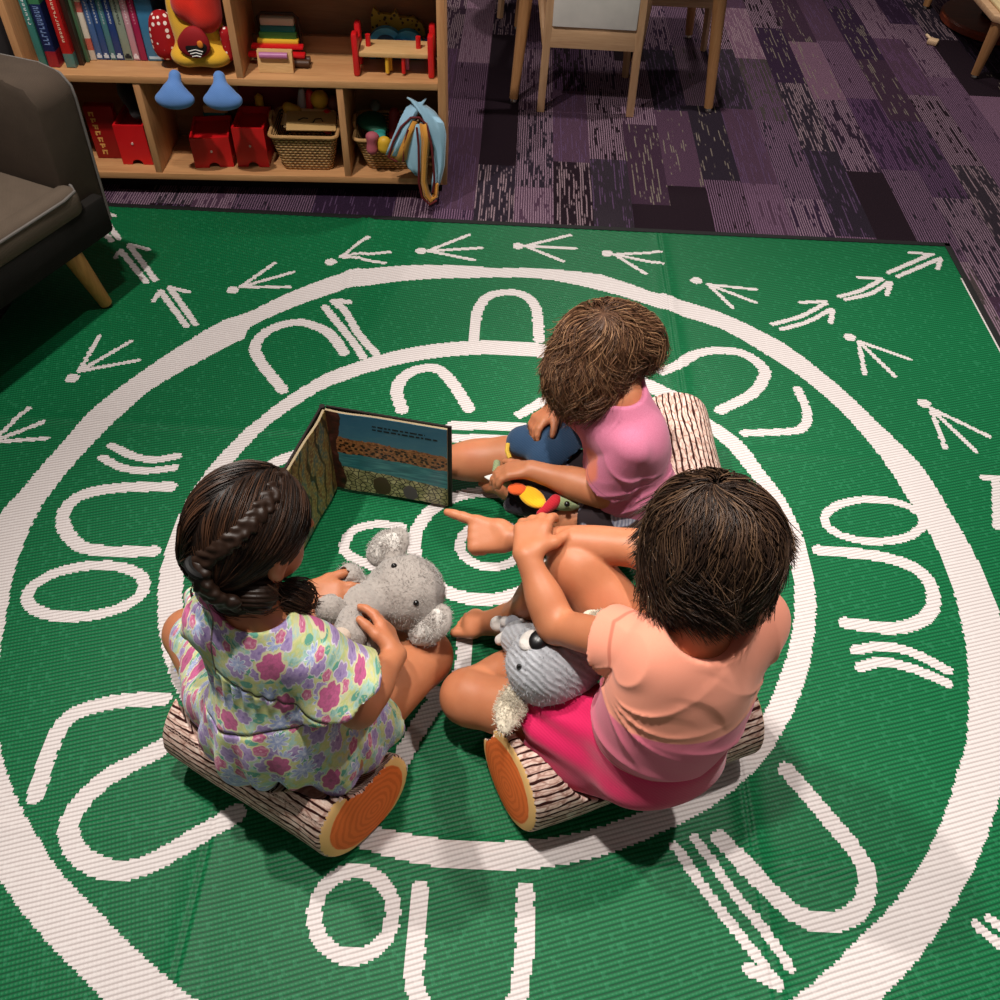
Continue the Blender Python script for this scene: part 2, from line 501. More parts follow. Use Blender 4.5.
for t in (track((696,282), (708,286), [(755,291), (755,304), (732,309)]), track((849,339), (858,343), [(909,361), (894,378), (864,376)]),
          track((923,405), (930,410), [(988,438), (975,453), (944,449)]), track((331,264), (341,259), [(369,240), (390,254), (385,265)]),
          track((421,253), (428,253), [(469,237), (481,250), (474,262)]), track((518,248), (525,248), [(570,237), (575,250), (563,263)]),
          track((607,255), (614,256), [(660,254), (662,266), (645,275)]), track((233,292), (241,289), [(275,265), (294,274), (290,289)]),
          track((73,380), (80,373), [(100,338), (132,343), (139,362)]), track((-18,455), (-8,444), [(30,410), (44,424), (48,440)])):
    STROKES += t

def play_mat():
    X0, X1, Y0, Y1 = -1.365, 1.352, -.10, 2.49
    cx, cy = .004, .0045
    nx, ny = int((X1-X0)/cx), int((Y1-Y0)/cy)
    gx = np.linspace(X0, X1, nx+1); gy = np.linspace(Y0, Y1, ny+1)
    px = (gx[1:]+gx[:-1])/2; py = (gy[1:]+gy[:-1])/2
    m = np.zeros((nx, ny), bool)
    PX, PY = np.meshgrid(px, py, indexing='ij')
    # quantise a little along the slanted weave so printed edges are stepped
    a = .25; V_ = -PX*math.sin(a)+PY*math.cos(a); jit = (np.floor(V_/.0105) % 2-.5)*.0016
    QX = PX+jit
    th = np.arctan2(QY:=PY-RC0[1], QX-RC0[0]); r = np.hypot(QX-RC0[0], QY)
    rA, rB, rC, rD = ring_r(ringA, 1.054), ring_r(ringB, .982), ring_r(ringC, .689), ring_r(ringD, .643)
    m |= (r < rA(th)) & (r > rB(th)); m |= (r < rC(th)) & (r > rD(th))
    for pts, w in STROKES:
        if pts[0] == 'd': q = gxy([pts[1], pts[1]])
        else: q = gxy(pts)
        if len(q) > 2:   # smooth the polyline (Catmull-Rom)
            e = np.vstack([2*q[0]-q[1], q, 2*q[-1]-q[-2]]); out = []
            if np.allclose(q[0], q[-1]): e[0], e[-1] = q[-2], q[1]
            for i in range(1, len(e)-2):
                for t in np.linspace(0, 1, 6)[:-1]:
                    p0, p1, p2, p3 = e[i-1:i+3]
                    out.append(.5*((2*p1)+(-p0+p2)*t+(2*p0-5*p1+4*p2-p3)*t*t+(-p0+3*p1-3*p2+p3)*t**3))
            q = np.array(out+[q[-1]])
        lo, hi = q.min(0)-w, q.max(0)+w
        ix = np.where((px > lo[0]) & (px < hi[0]))[0]; iy = np.where((py > lo[1]) & (py < hi[1]))[0]
        if not len(ix) or not len(iy): continue
        s = np.ix_(ix, iy); P2 = np.stack([QX[s], PY[s]], -1)
        best = np.full(P2.shape[:2], 9.0)
        for A, B in zip(q, q[1:]):
            ab = B-A; t = np.clip(((P2-A)@ab)/max(ab@ab, 1e-12), 0, 1)
            best = np.minimum(best, np.linalg.norm(P2-A-t[..., None]*ab, axis=-1))
        m[s] |= best < w/2
    GX, GY = np.meshgrid(gx, gy, indexing='ij')
    Z = np.full_like(GX, .0045)
    def ridge(v, c, w, h): return h*np.exp(-((v-c)/w)**2)
    for c in (-.455, .452): Z += ridge(GX, c, .022, .008)*(.7+.3*np.sin(GY*5+c*9))-ridge(GX, c, .0035, .004)
    for c in (1.53, .555): Z += ridge(GY, c, .018, .005)*(.7+.3*np.sin(GX*4+c))
    pp = np.stack([GX.ravel(), GY.ravel(), 0*GX.ravel()], 1)
    Z += .0016*(1+snoise(pp, 5, 3).reshape(Z.shape))
    edge = np.minimum.reduce([GX-X0, X1-GX, GY-Y0, Y1-GY]); Z = np.where(edge < .01, .004, Z)
    Vv = np.stack([GX.ravel(), GY.ravel(), Z.ravel()], 1)
    I = np.arange((nx+1)*(ny+1)).reshape(nx+1, ny+1)
    F = np.stack([I[:-1, :-1], I[1:, :-1], I[1:, 1:], I[:-1, 1:]], -1).reshape(-1, 4)
    me = np_mesh('play_mat', Vv, F)
    def weave(name, ca, cb, gl):
        g = NT(name); o = g.coord()
        rot = g.n('VectorRotate', {'Vector': o, 'Angle': -.30}, rotation_type='Z_AXIS').outputs[0]
        sp = g.n('SeparateXYZ', {0: rot}).outputs
        wob = g.math('MULTIPLY', g.noise(rot, 6, 2), .006)
        v = g.math('MULTIPLY', g.math('ADD', sp[1], wob), 2*PI/.0080)
        h = g.math('MULTIPLY_ADD', g.math('SINE', v), .5, .5)
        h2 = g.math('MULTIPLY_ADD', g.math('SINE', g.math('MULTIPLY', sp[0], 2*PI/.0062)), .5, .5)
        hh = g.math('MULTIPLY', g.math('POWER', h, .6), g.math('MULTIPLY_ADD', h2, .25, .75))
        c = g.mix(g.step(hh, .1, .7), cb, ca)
        c = g.mix(g.math('MULTIPLY', g.math('MULTIPLY', g.step(h2, .75, .98), g.step(h, .7, .98)), .30), c, gl)  # pale glints along the rib crests, put into the colour
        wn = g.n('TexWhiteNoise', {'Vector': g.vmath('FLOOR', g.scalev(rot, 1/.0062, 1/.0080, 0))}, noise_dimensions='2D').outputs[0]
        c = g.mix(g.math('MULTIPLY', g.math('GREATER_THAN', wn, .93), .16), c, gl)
        g.bump(hh, .3, .002)
        return g.fin(c, .45, .15)
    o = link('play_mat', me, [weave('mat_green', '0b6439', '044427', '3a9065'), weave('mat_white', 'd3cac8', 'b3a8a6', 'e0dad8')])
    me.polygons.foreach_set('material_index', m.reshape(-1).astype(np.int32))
    tag(o, 'large green woven play mat with white rings, arches and bird tracks, spread on the carpet', 'mat')
    b = MB()
    for p, q in (((X0-.012, Y0-.012, 0), (X0+.006, Y1+.012, .0062)), ((X1-.006, Y0-.012, 0), (X1+.012, Y1+.012, .0062)), ((X0-.012, Y1-.006, .0), (X1+.012, Y1+.014, .0062)), ((X0-.012, Y0-.012, 0), (X1+.012, Y0+.006, .0062))):
        b.box(p, q, .0015)
    tag(b.build('edge_binding', plain('binding_black', '0d0c0c', .8), o, local=True), 'black fabric edge binding')
    return o
play_mat()

# ================================================================== light
def spot(name, loc, tgt, power, size=75, rad=.05, blend=.5, c=(1, .945, .88)):
    d = bpy.data.lights.new(name, 'SPOT'); d.energy = power; d.spot_size = math.radians(size); d.spot_blend = blend
    d.shadow_soft_size = rad; d.color = c
    o = bpy.data.objects.new(name, d); COL.objects.link(o); o.location = loc
    o.rotation_euler = (Vector(tgt)-Vector(loc)).to_track_quat('-Z', 'Y').to_euler()
    return o
spot('ceiling_spot', (-1.10, 1.45, 2.75), (-.75, 1.2, 0), 185, 105, .04)
spot('ceiling_spot', (-.25, .80, 2.75), (.05, .72, 0), 190, 54, .05, .7)
spot('ceiling_spot', (1.15, 1.35, 2.75), (1.1, 1.0, 0), 175, 66, .05, .6)
spot('ceiling_spot', (-.55, 1.35, 2.75), (-.65, 2.75, .4), 55, 60, .05)
spot('ceiling_spot', (.9, 3.3, 2.75), (1.0, 3.25, 0), 165, 84, .05)
spot('ceiling_spot', (.5, 5.8, 2.75), (.3, 2.6, 0), 110, 70, .12)
W = bpy.data.worlds.new('world'); SC.world = W; W.use_nodes = True
W.node_tree.nodes['Background'].inputs[0].default_value = (1, .94, .88, 1)
W.node_tree.nodes['Background'].inputs[1].default_value = .12
SC.view_settings.view_transform = 'Standard'; SC.view_settings.look = 'None'
SC.view_settings.exposure = 0.12; SC.view_settings.gamma = 1; SC.view_settings.use_curve_mapping = False
SC.cycles.use_denoising = True
# ================================================================== bookshelf
SA = math.radians(3.097); SO = np.array([-.21816, 2.6118, 0.0])
SD = np.array([math.cos(SA), math.sin(SA), 0]); SN = np.array([-math.sin(SA), math.cos(SA), 0])
def SL(s, dep, z): return SO+SD*s+SN*dep+np.array([0, 0, z])
def sthing(name, label, cat, s, dep, z, rz=0, group=None): return thing(name, label, cat, SL(s, dep, z+.0008), SA+rz, group)

OAK = wood('oak_x', 'a87449', 'cf9c6b', 'X'); OAKZ = wood('oak_z', 'a4704a', 'c99566', 'Z')
OAKD = wood('oak_back', '7a5236', '936846', 'X', .6)
KICK = plain('kick_black', '120e0d', .8)
def shelf():
    t = thing('bookshelf', 'low oak bookshelf with open compartments full of toys and books', 'bookshelf', SO, SA)
    L, D_ = -1.205, .262
    def board(name, a, b, m): tag(MB().box(a, b, .0015).build(name, m, t, local=True))
    board('side_panel', (-.02, 0, .06), (.003, D_, .70), OAKZ); board('side_panel', (L, 0, .06), (L+.021, D_, .70), OAKZ)
    board('shelf_board', (L+.021, .0, .06), (-.02, D_, .08), OAK); board('shelf_board', (L+.021, .0, .355), (-.02, D_, .375), OAK)
    board('top_board', (L, 0, .70), (.003, D_, .722), OAK)
    board('divider', (-.597, .003, .375), (-.577, D_, .70), OAKZ)
    for s in (-.900, -.316): board('divider', (s, .003, .08), (s+.02, D_, .355), OAKZ)
    board('back_panel', (L+.021, D_-.008, .06), (-.02, D_+.004, .70), OAKD)
    board('back_rail', (-.577, .19, .375), (-.02, .206, .425), OAKD)  # added dark strip, stands for the shadowed lower part of the back panel
    board('plinth', (L+.02, .07, 0), (-.015, D_, .06), KICK)
shelf()

# ------------------------------------------------------------------ books
def cover(h, h2, bands=()):
    g = NT('book_cover'); o = g.coord()
    z = g.n('SeparateXYZ', {0: o}).outputs[2]
    c = g.ramp(g.math('DIVIDE', z, .27), [(0, h)]+[(p, q) for p, q in bands], 'CONSTANT') if bands else col(h)
    c = g.mix(g.math('MULTIPLY', g.noise(o, 60, 2), .35), c, h2)
    return g.fin(c, .35, .5)
PAGE = plain('page_edge', 'cfc4ad', .8)
def book(s, dep, w, h, d, mat, label, group, lean=0, marks=(), mc='d8dde0', base=.3758, badge=()):
    t = sthing('book', label, 'book', s, dep, base, 0, group); t.rotation_euler[1] = lean
    MB().box((0, 0, 0), (w, .004, h), .0012).box((0, 0, 0), (.0025, d, h)).box((w-.0025, 0, 0), (w, d, h)).build('cover', mat, t, local=True)
    MB().box((.0026, .004, .004), (w-.0026, d-.004, h-.004)).build('page_block', PAGE, t, local=True)
    if marks:
        b = MB()
        for (u0, z0, u1, z1) in marks: b.box((w*u0, -.0006, h*z0), (w*u1, .001, h*z1))
        b.build('spine_lettering', plain('spine_ink', mc, .5), t, local=True)
    if badge:
        b = MB()
        for (u0, z0, u1, z1) in badge: b.box((w*u0, -.0006, h*z0), (w*u1, .001, h*z1))
        b.build('spine_badge', plain('badge_ink', mc, .5), t, local=True)
    return t
def letters(z0, z1, n, u0=.25, u1=.75, seed=0):
    """broken strokes standing for a title too small to read"""
    r = random.Random(seed); out = []
    st = (z1-z0)/n
    for i in range(n):
        a = z0+i*st
        out.append((u0, a+st*.1, u1, a+st*.3))
        k = r.random()
        if k < .6: out.append((u0, a+st*.1, u0+(u1-u0)*.3, a+st*.75))
        if k > .3: out.append((u1-(u1-u0)*.3, a+st*.25, u1, a+st*.75))
        if .2 < k < .8: out.append((u0, a+st*.6, u1, a+st*.75))
    return out
gl, gr = 'tall picture books at the shelf end', 'blue paperbacks on the upper shelf'
book(-1.163, .045, .020, .27, .19, cover('3f8078', '2c5f5c'), 'teal book with white spine title, standing at the oak end panel', gl, 0, letters(.42, .95, 12, .35, .65, seed=1))
book(-1.138, .045, .030, .275, .19, cover('a81d22', '1b2350', ((.16, '1d2750'), (.62, '3f7a4d'))), 'navy book with red foot and green top on its spine', gl, 0, letters(.22, .6, 10, .25, .75, 2), '7389b5')
book(-1.103, .075, .011, .26, .17, cover('1a1014', '0d080a'), 'thin near black filler for the dark gap between the navy and the red book', gl)  # near-black slab put in for the dark gap between two spines
book(-1.089, .045, .027, .275, .19, cover('2f8f8a', 'b51f22', ((.14, 'b5211f'), (.7, 'c8463c'))), 'thick red book with teal foot on its spine', gl, 0, letters(.25, .72, 12, .38, .62, 3), 'e8c5a8')
book(-1.059, .062, .013, .262, .18, cover('39221c', '20120e'), 'dark brown thin book set back beside the thick red book', gl)
book(-1.045, .085, .008, .258, .16, cover('4f7050', '2c402c'), 'narrow green book next to the dark brown one', gl)
book(-1.036, .10, .016, .25, .15, cover('dccfc0', 'c9b7a0', ((.10, 'c6402f'), (.22, 'e0d4c4'), (.48, 'b52a2c'), (.58, 'c9b898'))), 'cream book with red bands on its spine', gr)
xs = [-1.019, -.999, -.979, -.962, -.939, -.913]
spec = [('49689a', '3b557f', 'mid blue paperback beside the red banded cream book', 'd0d4da'), ('2f4f86', '283f6a', 'blue paperback between the mid blue and the grey teal ones', 'c9d0d8'),
        ('4c7f86', '3b6570', 'grey teal paperback among the blue ones', 'b8c6c8'), ('26407a', '1f3160', 'dark blue paperback left of the grey green one', 'c9d0d8'),
        ('8d9a8c', '75826f', 'grey green paperback with black mark at the top', '20242a'), ('c795a0', 'b57f8d', 'dusty pink paperback beside the magenta one', 'e8dadc')]
for i, (x, (c1, c2, lb, mc)) in enumerate(zip(xs, spec)):
    w = [.018, .018, .016, .021, .024, .018][i]
    book(x, .105, w, .245+.004*(i % 2), .14, cover(c1, c2), lb, gr, 0, letters(.4, .85, 14, .38, .62, 10+i), mc, badge=[(.12, .02, .88, .055), (.3, .05, .7, .075)])
book(-.893, .105, .019, .25, .14, cover('a3214f', '861a42'), 'magenta paperback near the yellow plush toy', gr, 0, letters(.4, .85, 14, .38, .62, 20), 'd98aa0')
book(-.871, .105, .046, .25, .14, cover('3f7fa6', '2d6088'), 'wide blue box set right of the magenta paperback', gr, 0, [(.15, .75, .85, .8)], 'bcd0dc', badge=[(.1, .02, .9, .05)])

# ------------------------------------------------------------------ toys on the upper shelf
RED = plain('toy_red', 'c8141a', .35, .5); YEL = plain('toy_yellow', 'd9a92f', .5); NAT = wood('toy_wood', 'b98a55', 'dcb580', 'X', .5, 3)
TEAL = plain('toy_teal', '1f6f6e', .45); GRN = plain('toy_green', '3d6a2e', .5); WHT = plain('toy_white', 'cbbfae', .6); PINK = plain('toy_pink', 'b06a98', .4)
def rainbow_rack():
    t = sthing('wooden_ramp_toy', 'wooden toy of stepped rainbow coloured slats with purple roller', 'toy', -.49, .045, .375)
    m = Matrix.Identity(4)
    b = MB(); b.prism([(-.0, .0), (.03, .0), (.03, .056), (.012, .056)], -.05, .05, Matrix(((0, 0, 1, 0), (1, 0, 0, 0), (0, 1, 0, 0), (0, 0, 0, 1))))
    b.build('end_block', NAT, t, local=True)
    MB().tube([(-.042, .004, .047), (.038, .004, .047)], .0085, 14).build('roller', PINK, t, local=True)
    for i, (w, z0, z1, y, mm) in enumerate([(.085, .022, .034, .045, RED), (.078, .036, .047, .07, RED), (.062, .044, .056, .088, YEL), (.056, .050, .072, .10, GRN), (.052, .068, .088, .108, TEAL), (.050, .086, .108, .112, WHT)]):
        MB().box((-w, y, z0), (w*.95, y+.026, z1), .004).build('slat', mm, t, local=True)
    MB().tube([(-.058, .127, .0), (-.058, .128, .105), (-.046, .129, .116), (.046, .129, .116), (.058, .128, .105), (.062, .127, 0)], .0045, 8).build('wire_hoop', plain('dark_wood', '3a2216', .5), t, local=True)
    for dy in (.02, .045): MB().tube([(.05, dy+.02, .012), (.092, dy+.02, .012)], .011, 10).build('peg', plain('dark_peg', '4a2d1b', .5), t, local=True)
rainbow_rack()
def bench():
    t = sthing('pounding_bench', 'red wooden pounding bench toy with pegs in its top', 'toy', -.147, .05, .375, -.02)
    for sx in (-1, 1):
        for y0, y1 in ((-.02, .012), (.06, .092)):
            MB().box((sx*.108-.009, y0, 0), (sx*.108+.009, y1, .118), .006).build('end_post', RED, t, local=True)
        MB().box((sx*.108-.006, .01, .03), (sx*.108+.006, .065, .085), .003).build('end_panel', RED, t, local=True)
    MB().box((-.10, -.012, .052), (.10, .085, .066), .003).build('bench_top', NAT, t, local=True)
    for x, y, m in ((-.075, .035, RED), (.07, .03, RED)):
        MB().tube([(x, y, .06), (x, y, .098)], .0075, 10).build('peg', m, t, local=True)
    for x, y, m in ((-.02, .0, YEL), (-.013, .02, YEL), (.027, .0, RED), (.036, .03, PINK)):
        MB().tube([(x, y, .006), (x, y, .058)], .006, 10).build('peg', m, t, local=True)
bench()
def arch(bm, r0, r1, y0, y1, cx, cz, a0=0, a1=PI, n=20):
    P0 = [(cx+r1*math.cos(a0+(a1-a0)*i/n), cz+r1*math.sin(a0+(a1-a0)*i/n)) for i in range(n+1)]
    P1 = [(cx+r0*math.cos(a1+(a0-a1)*i/n), cz+r0*math.sin(a1+(a0-a1)*i/n)) for i in range(n+1)]
    bm.prism(P0+P1, y0, y1, Matrix(((1, 0, 0, 0), (0, 0, 1, 0), (0, 1, 0, 0), (0, 0, 0, 1))))
def arches():
    t = sthing('arch_puzzle', 'nested blue wooden arches standing behind the red bench', 'toy', -.147, .16, .375)
    for i, (r0, r1, cx, h) in enumerate([(.034, .052, -.03, '3a8db5'), (.018, .033, -.03, '1d3d55'), (.026, .046, .035, '2f86a8'), (.0, .025, .035, '2b6f96')]):
        b = MB(); arch(b, r0, r1, 0, .022, cx, .036); b.box((cx-r1, 0, 0), (cx-r0, .022, .037)); b.box((cx+r0, 0, 0), (cx+r1, .022, .037))
        b.build('arch', plain('blue_%d' % i, h, .45), t, local=True)
    b = MB(); arch(b, .012, .03, -.018, -.002, .01, .03); b.build('arch', plain('navy', '1a2f6b', .45), t, local=True)
    MB().box((-.105, .0, 0), (-.085, .022, .07), .003).build('side_block', plain('dkgreen', '1d5238', .5), t, local=True)
    MB().box((.085, .0, 0), (.10, .022, .06), .003).build('side_block', plain('navy2', '1d2c66', .5), t, local=True)
arches()
def cat_puzzle():
    t = sthing('dotted_animal_puzzle', 'yellow dotted animal shaped wooden puzzle against the shelf back', 'toy', -.147, .212, .375)
    poly = [(-.075, 0), (-.075, .10), (-.065, .125), (-.05, .108), (-.015, .105), (.0, .118), (.01, .098), (.05, .10), (.075, .085), (.085, .06), (.085, 0)]
    g = NT('dotted_yellow'); o = g.coord(); v = g.vor(o, 70).outputs['Distance']
    m = g.fin(g.mix(g.math('LESS_THAN', v, .3), '9a8426', '2b2113'), .5)
    MB().prism(poly, 0, .018, Matrix(((1, 0, 0, 0), (0, 0, 1, 0), (0, 1, 0, 0), (0, 0, 0, 1)))).build('puzzle_board', m, t, local=True)
cat_puzzle()

# plush bird with dangling feet
def plush_bird():
    t = sthing('plush_bird', 'yellow plush toy with red hair, spotted arms and blue feet over shelf edge', 'soft toy', -.697, .05, .375)
    L = lambda s, d, z: SL(-.699+s, .045+d, .392+z)
    R = np.array([SD, SN, (0, 0, 1)])
    yel = fabric('plush_yellow', 'cf9420', 'e8b838', .9, 500); red = fabric('plush_red', 'b01a10', 'd92b18', .9, 500)
    g = NT('spotted_red'); o = g.coord(); v = g.vor(o, 62, rand=.25).outputs['Distance']
    spt = g.fin(g.mix(g.step(v, .30, .36), 'ead9cf', '9c1218'), .8, .2)
    blu = fabric('plush_blue', '4a74b8', '6d95cf', .9, 500)
    blob('body', [EL(L(0, .03, .085), (.072, .055, .085), R), EL(L(-.03, .0, .03), (.052, .05, .03), R), EL(L(.04, .0, .03), (.052, .05, .03), R), EL(L(-.052, .02, .145), (.02, .02, .05), R)], .004, yel, t)
    blob('hair', [EL(L(.035, .0, .14), (.048, .045, .05), R), EL(L(-.012, .005, .165), (.04, .045, .045), R), EL(L(.05, .005, .19), (.035, .045, .05), R), EL(L(0, .02, .22), (.06, .05, .05), R)], .004, red, t)
    blob('arm', [RC(L(-.1, .02, .04), L(-.098, .03, .105), .03, .03, .02), EL(L(-.1, .02, .07), (.034, .024, .06), R)], .004, spt, t)
    blob('arm', [RC(L(.083, .0, .09), L(.085, -.01, .03), .018, .012)], .004, spt, t)
    # mouth panel with striped lining, on the belly
    c = L(.008, -.048, .075)
    mo = [EL(c-SD*.006, (.046, .012, .036), R), EL(c+np.array([.0, 0, .022]), (.028, .012, .028), R)]
    blob('mouth_rim', mo, .003, plain('rim_red', '8f1218', .8), t)
    blob('mouth_lining', [EL(c-SN*.008, (.032, .008, .028), R)], .003, plain('mouth_black', '14100f', .7), t)
    b = MB()
    for k in range(3): b.tube([c-SN*.0175+SD*x+np.array([0, 0, -.006-.008*k-.25*abs(x)]) for x in (-.02+.004*k, -.01, 0, .01, .02-.004*k)], .0016, 6)
    b.build('mouth_stripes', plain('stripe_white', 'd8d2cc', .7), t)
    blob('mouth_flower', [EL(c-SN*.016+SD*.016+np.array([0, 0, .008]), (.009, .004, .011), R)], .002, plain('mouth_orange', 'd2761f', .7), t)
    for sx in (-1, 1):
        blob('foot', [EL(L(sx*.068, -.105, -.052), (.056, .028, .028), R, .012), EL(L(sx*.067, -.10, -.036), (.036, .026, .03), R, .012), RC(L(sx*.062, -.075, .0), L(sx*.066, -.095, -.03), .017, .02, .01)], .004, blu, t)
plush_bird()

# ------------------------------------------------------------------ lower shelf
def red_box(s, dep, w, d, h, rz, label, tilt=0, notch=True):
    t = sthing('red_box', label, 'box', s, dep, .08, rz, 'red boxes on the lower shelf')
    t.rotation_euler[0] = tilt
    b = MB(); th = .006
    n = 10
    arc = [(w/2+.017*math.cos(PI*i/n), .016*math.sin(PI*i/n)) for i in range(n+1)]
    front = [(0, 0), (0, h), (w, h), (w, 0)]+(arc if notch else [])
    XZ = Matrix(((1, 0, 0, 0), (0, 0, 1, 0), (0, 1, 0, 0), (0, 0, 0, 1)))
    b.prism(front, 0, th, XZ).prism([(0, 0), (0, h), (w, h), (w, 0)], d-th, d, XZ)
    b.box((0, th, 0), (th, d-th, h)).box((w-th, th, 0), (w, d-th, h)).box((th, th, h*.8), (w-th, d-th, h*.8+.005))
    b.build('box_body', RED, t, local=True)
    bb = MB(); bb.tube([(w/2, -.003, h*.55), (w/2, .001, h*.55)], .0035, 10); bb.build('stud', plain('stud', 'd0b0a8', .4), t, local=True)
    return t
def paper_panel():
    t = sthing('red_folder', 'dark red folder with gold lettering leaning by the armchair', 'folder', -1.10, .085, .08, 0)
    MB().box((0, 0, .0), (.086, .03, .165), .002).build('cover', plain('folder_red', '8c0f12', .4), t, local=True)
    gold = plain('gold_ink', 'd29a55', .35)
    b = MB(); r = random.Random(5)
    for k in range(7):
        z = .148-.02*k; x = .012+.0015*k
        b.box((x, -.0012, z-.004), (x+.016, .0, z)); b.box((x+.002*(k % 3), -.0012, z-.013), (x+.005+.002*(k % 3), .0, z-.002)); b.box((x+.011, -.0012, z-.014+.004*(k % 2)), (x+.0145, .0, z-.003))
    b.build('gold_lettering', gold, t, local=True)
paper_panel()
red_box(-1.012, .05, .092, .15, .125, .0, 'red box with half round notch beside the gold lettered folder')
red_box(-.785, .035, .118, .15, .095, .12, 'red box turned askew below the left blue plush foot', -.0)
red_box(-.655, .05, .098, .15, .125, 0, 'red box with notch touching the full wicker basket')
def dark_bag():
    t = blob('dark_bag', [EL(SL(-.950, .12, .285), (.04, .05, .045)), RC(SL(-.935, .07, .238), SL(-.95, .14, .30), .02, .036)], .005, fabric('bag_black', '120e10', '241c1e'))
    tag(t, 'black cloth bag slumped on the notched red box by the armchair', 'bag')
dark_bag()
def block_pile():
    for i, (s, dep, z, w, h, m, nm) in enumerate([(-.775, .155, .0, .07, .10, TEAL, 'green'), (-.77, .15, .101, .075, .022, NAT, 'natural wood'), (-.765, .155, .124, .06, .016, plain('blk', '1b1a18', .6), 'black')]):
        o = MB().box((0, 0, 0), (w, .05, h), .003).build('toy_block', m)
        o.location = SL(s-.0, dep+.044, .0815+z); o.rotation_euler = (0, 0, SA)
        tag(o, '%s toy block stacked behind the askew red box' % nm, 'block')
    o = MB().box((0, 0, 0), (.20, .012, .235), .003).build('red_board', plain('dark_red', '6a1416', .5)); o.location = SL(-.66, .235, .081); o.rotation_euler = (0, 0, SA)
    tag(o, 'dark red board upright at the back of the middle lower compartment', 'board')
    o = MB().lathe([(.012, 0), (.014, .01), (.006, .02), (.006, .05), (.013, .055), (.013, .07), (0, .075)], 16).build('wooden_peg', YEL); o.location = SL(-.613, .12, .205)
    o.location = SL(-.595, .22, .081); o.scale = (1, 1, 2.1)
    tag(o, 'small yellow wooden skittle behind the red box by the wicker basket', 'toy')
block_pile()

# wicker baskets
def wicker_mat():
    g = NT('wicker'); o = g.coord(); sp = g.n('SeparateXYZ', {0: o}).outputs
    a = g.math('ARCTAN2', sp[1], sp[0])
    row = g.math('FLOOR', g.math('DIVIDE', sp[2], .0095))
    u = g.math('ADD', g.math('MULTIPLY', g.math('ADD', sp[0], sp[1]), 420), g.math('MULTIPLY', row, 3.14))
    s1 = g.math('MULTIPLY_ADD', g.math('SINE', u), .5, .5)
    s2 = g.math('ABSOLUTE', g.math('SINE', g.math('MULTIPLY', sp[2], PI/.0095)))
    h = g.math('MULTIPLY', g.math('MULTIPLY_ADD', s1, .6, .4), s2)
    c = g.ramp(g.math('ADD', h, g.math('MULTIPLY', g.math('SUBTRACT', g.noise(o, 40, 3), .5), .5)), [(.1, '4a2e18'), (.45, 'a27644'), (.8, 'd6ac74')])
    g.bump(h, 1.0, .006)
    return g.fin(c, .7, .3)
WICK = wicker_mat(); ROPE = wood('wicker_rim', '946a3e', 'c69c66', 'X', .7, 4)
def basket(label, s, dep, wb, wt, db, dt, h):
    t = sthing('wicker_basket', label, 'basket', s, dep, .08, 0, 'wicker baskets of toys')
    def ring(w, d, z, n=8, r=.02, amp=0):
        out = []
        for cx, cy, a0 in ((w/2-r, d/2-r, 0), (-w/2+r, d/2-r, PI/2), (-w/2+r, -d/2+r, PI), (w/2-r, -d/2+r, 1.5*PI)):
            for i in range(n+1): out.append((cx+r*math.cos(a0+PI/2*i/n), cy+r*math.sin(a0+PI/2*i/n)+d*0, z))
        return out
    b = MB(); rows = []
    N = 14
    for i in range(N+1):
        f = i/N; bulge = .002*math.sin(i*PI)
        rows.append(ring(wb+(wt-wb)*f, db+(dt-db)*f, h*f))
    inn = [ring(wb+(wt-wb)*f-.014, db+(dt-db)*f-.014, h*f if f > 0 else .008, r=.016) for f in (1, .5, 0.0)]
    allr = rows+inn
    V = [[b.b.verts.new(p) for p in r] for r in allr]
    for A, B in zip(V, V[1:]):
        n = len(A)
        for k in range(n): b.b.faces.new((A[k], A[(k+1) % n], B[(k+1) % n], B[k]))
    b.b.faces.new(V[0][::-1]); b.b.faces.new(V[-1])
    b.build('basket_weave', WICK, t, local=True, ang=80)
    MB().tube(ring(wt, dt, h), .006, 8, closed=True).build('rim', ROPE, t, local=True)
    for sx in (-1, 1):
        MB().tube([(sx*wt/2, -.03, h), (sx*(wt/2+.003), -.028, h+.022), (sx*(wt/2+.004), 0, h+.03), (sx*(wt/2+.003), .028, h+.022), (sx*wt/2, .03, h)], .005, 8).build('handle', ROPE, t, local=True)
    return t
basket('square wicker basket full of toys and cream wooden cards', -.435, .115, .155, .205, .15, .195, .115)
basket('square wicker basket half covered by the hanging blue bib', -.184, .125, .13, .195, .14, .195, .105)
def put(name, prims, h, m, label, cat, group=None):
    return tag(blob(name, prims, h, m), label, cat, group)
A = np.array
for i in range(3):
    o = MB().box((-.075, -.03, 0), (.075, .05, .0045), .001).build('wooden_card', plain('card_cream%d' % i, ['c9a976', 'd8bc8c', 'b08c58'][i], .5))
    o.location = SL(-.425+.012*(i-1), .075+.03*(2-i), .196+.0075*i); o.rotation_euler = (.38-.04*i, .03, SA+.08*(i-1))
    tag(o, ['lowest cream wooden card in the wicker basket', 'middle cream wooden card in the wicker basket', 'top cream wooden card with black drawing in the wicker basket'][i], 'card', 'cards in the basket')
ink = MB(); ink.tube([(-.04, .01, .0052), (-.025, .02, .0052), (-.01, .018, .0052)], .0016, 6).tube([(.005, .0, .0052), (.012, .016, .0052), (.03, .018, .0052), (.035, .006, .0052)], .0018, 6)
tag(ink.build('ink_drawing', plain('ink', '1c1a17', .6), o, local=True), 'black line drawing')
put('toy_ball', [EL(SL(-.395, .17, .245), (.028,)*3)], .003, YEL, 'yellow ball at the back of the full wicker basket', 'ball')
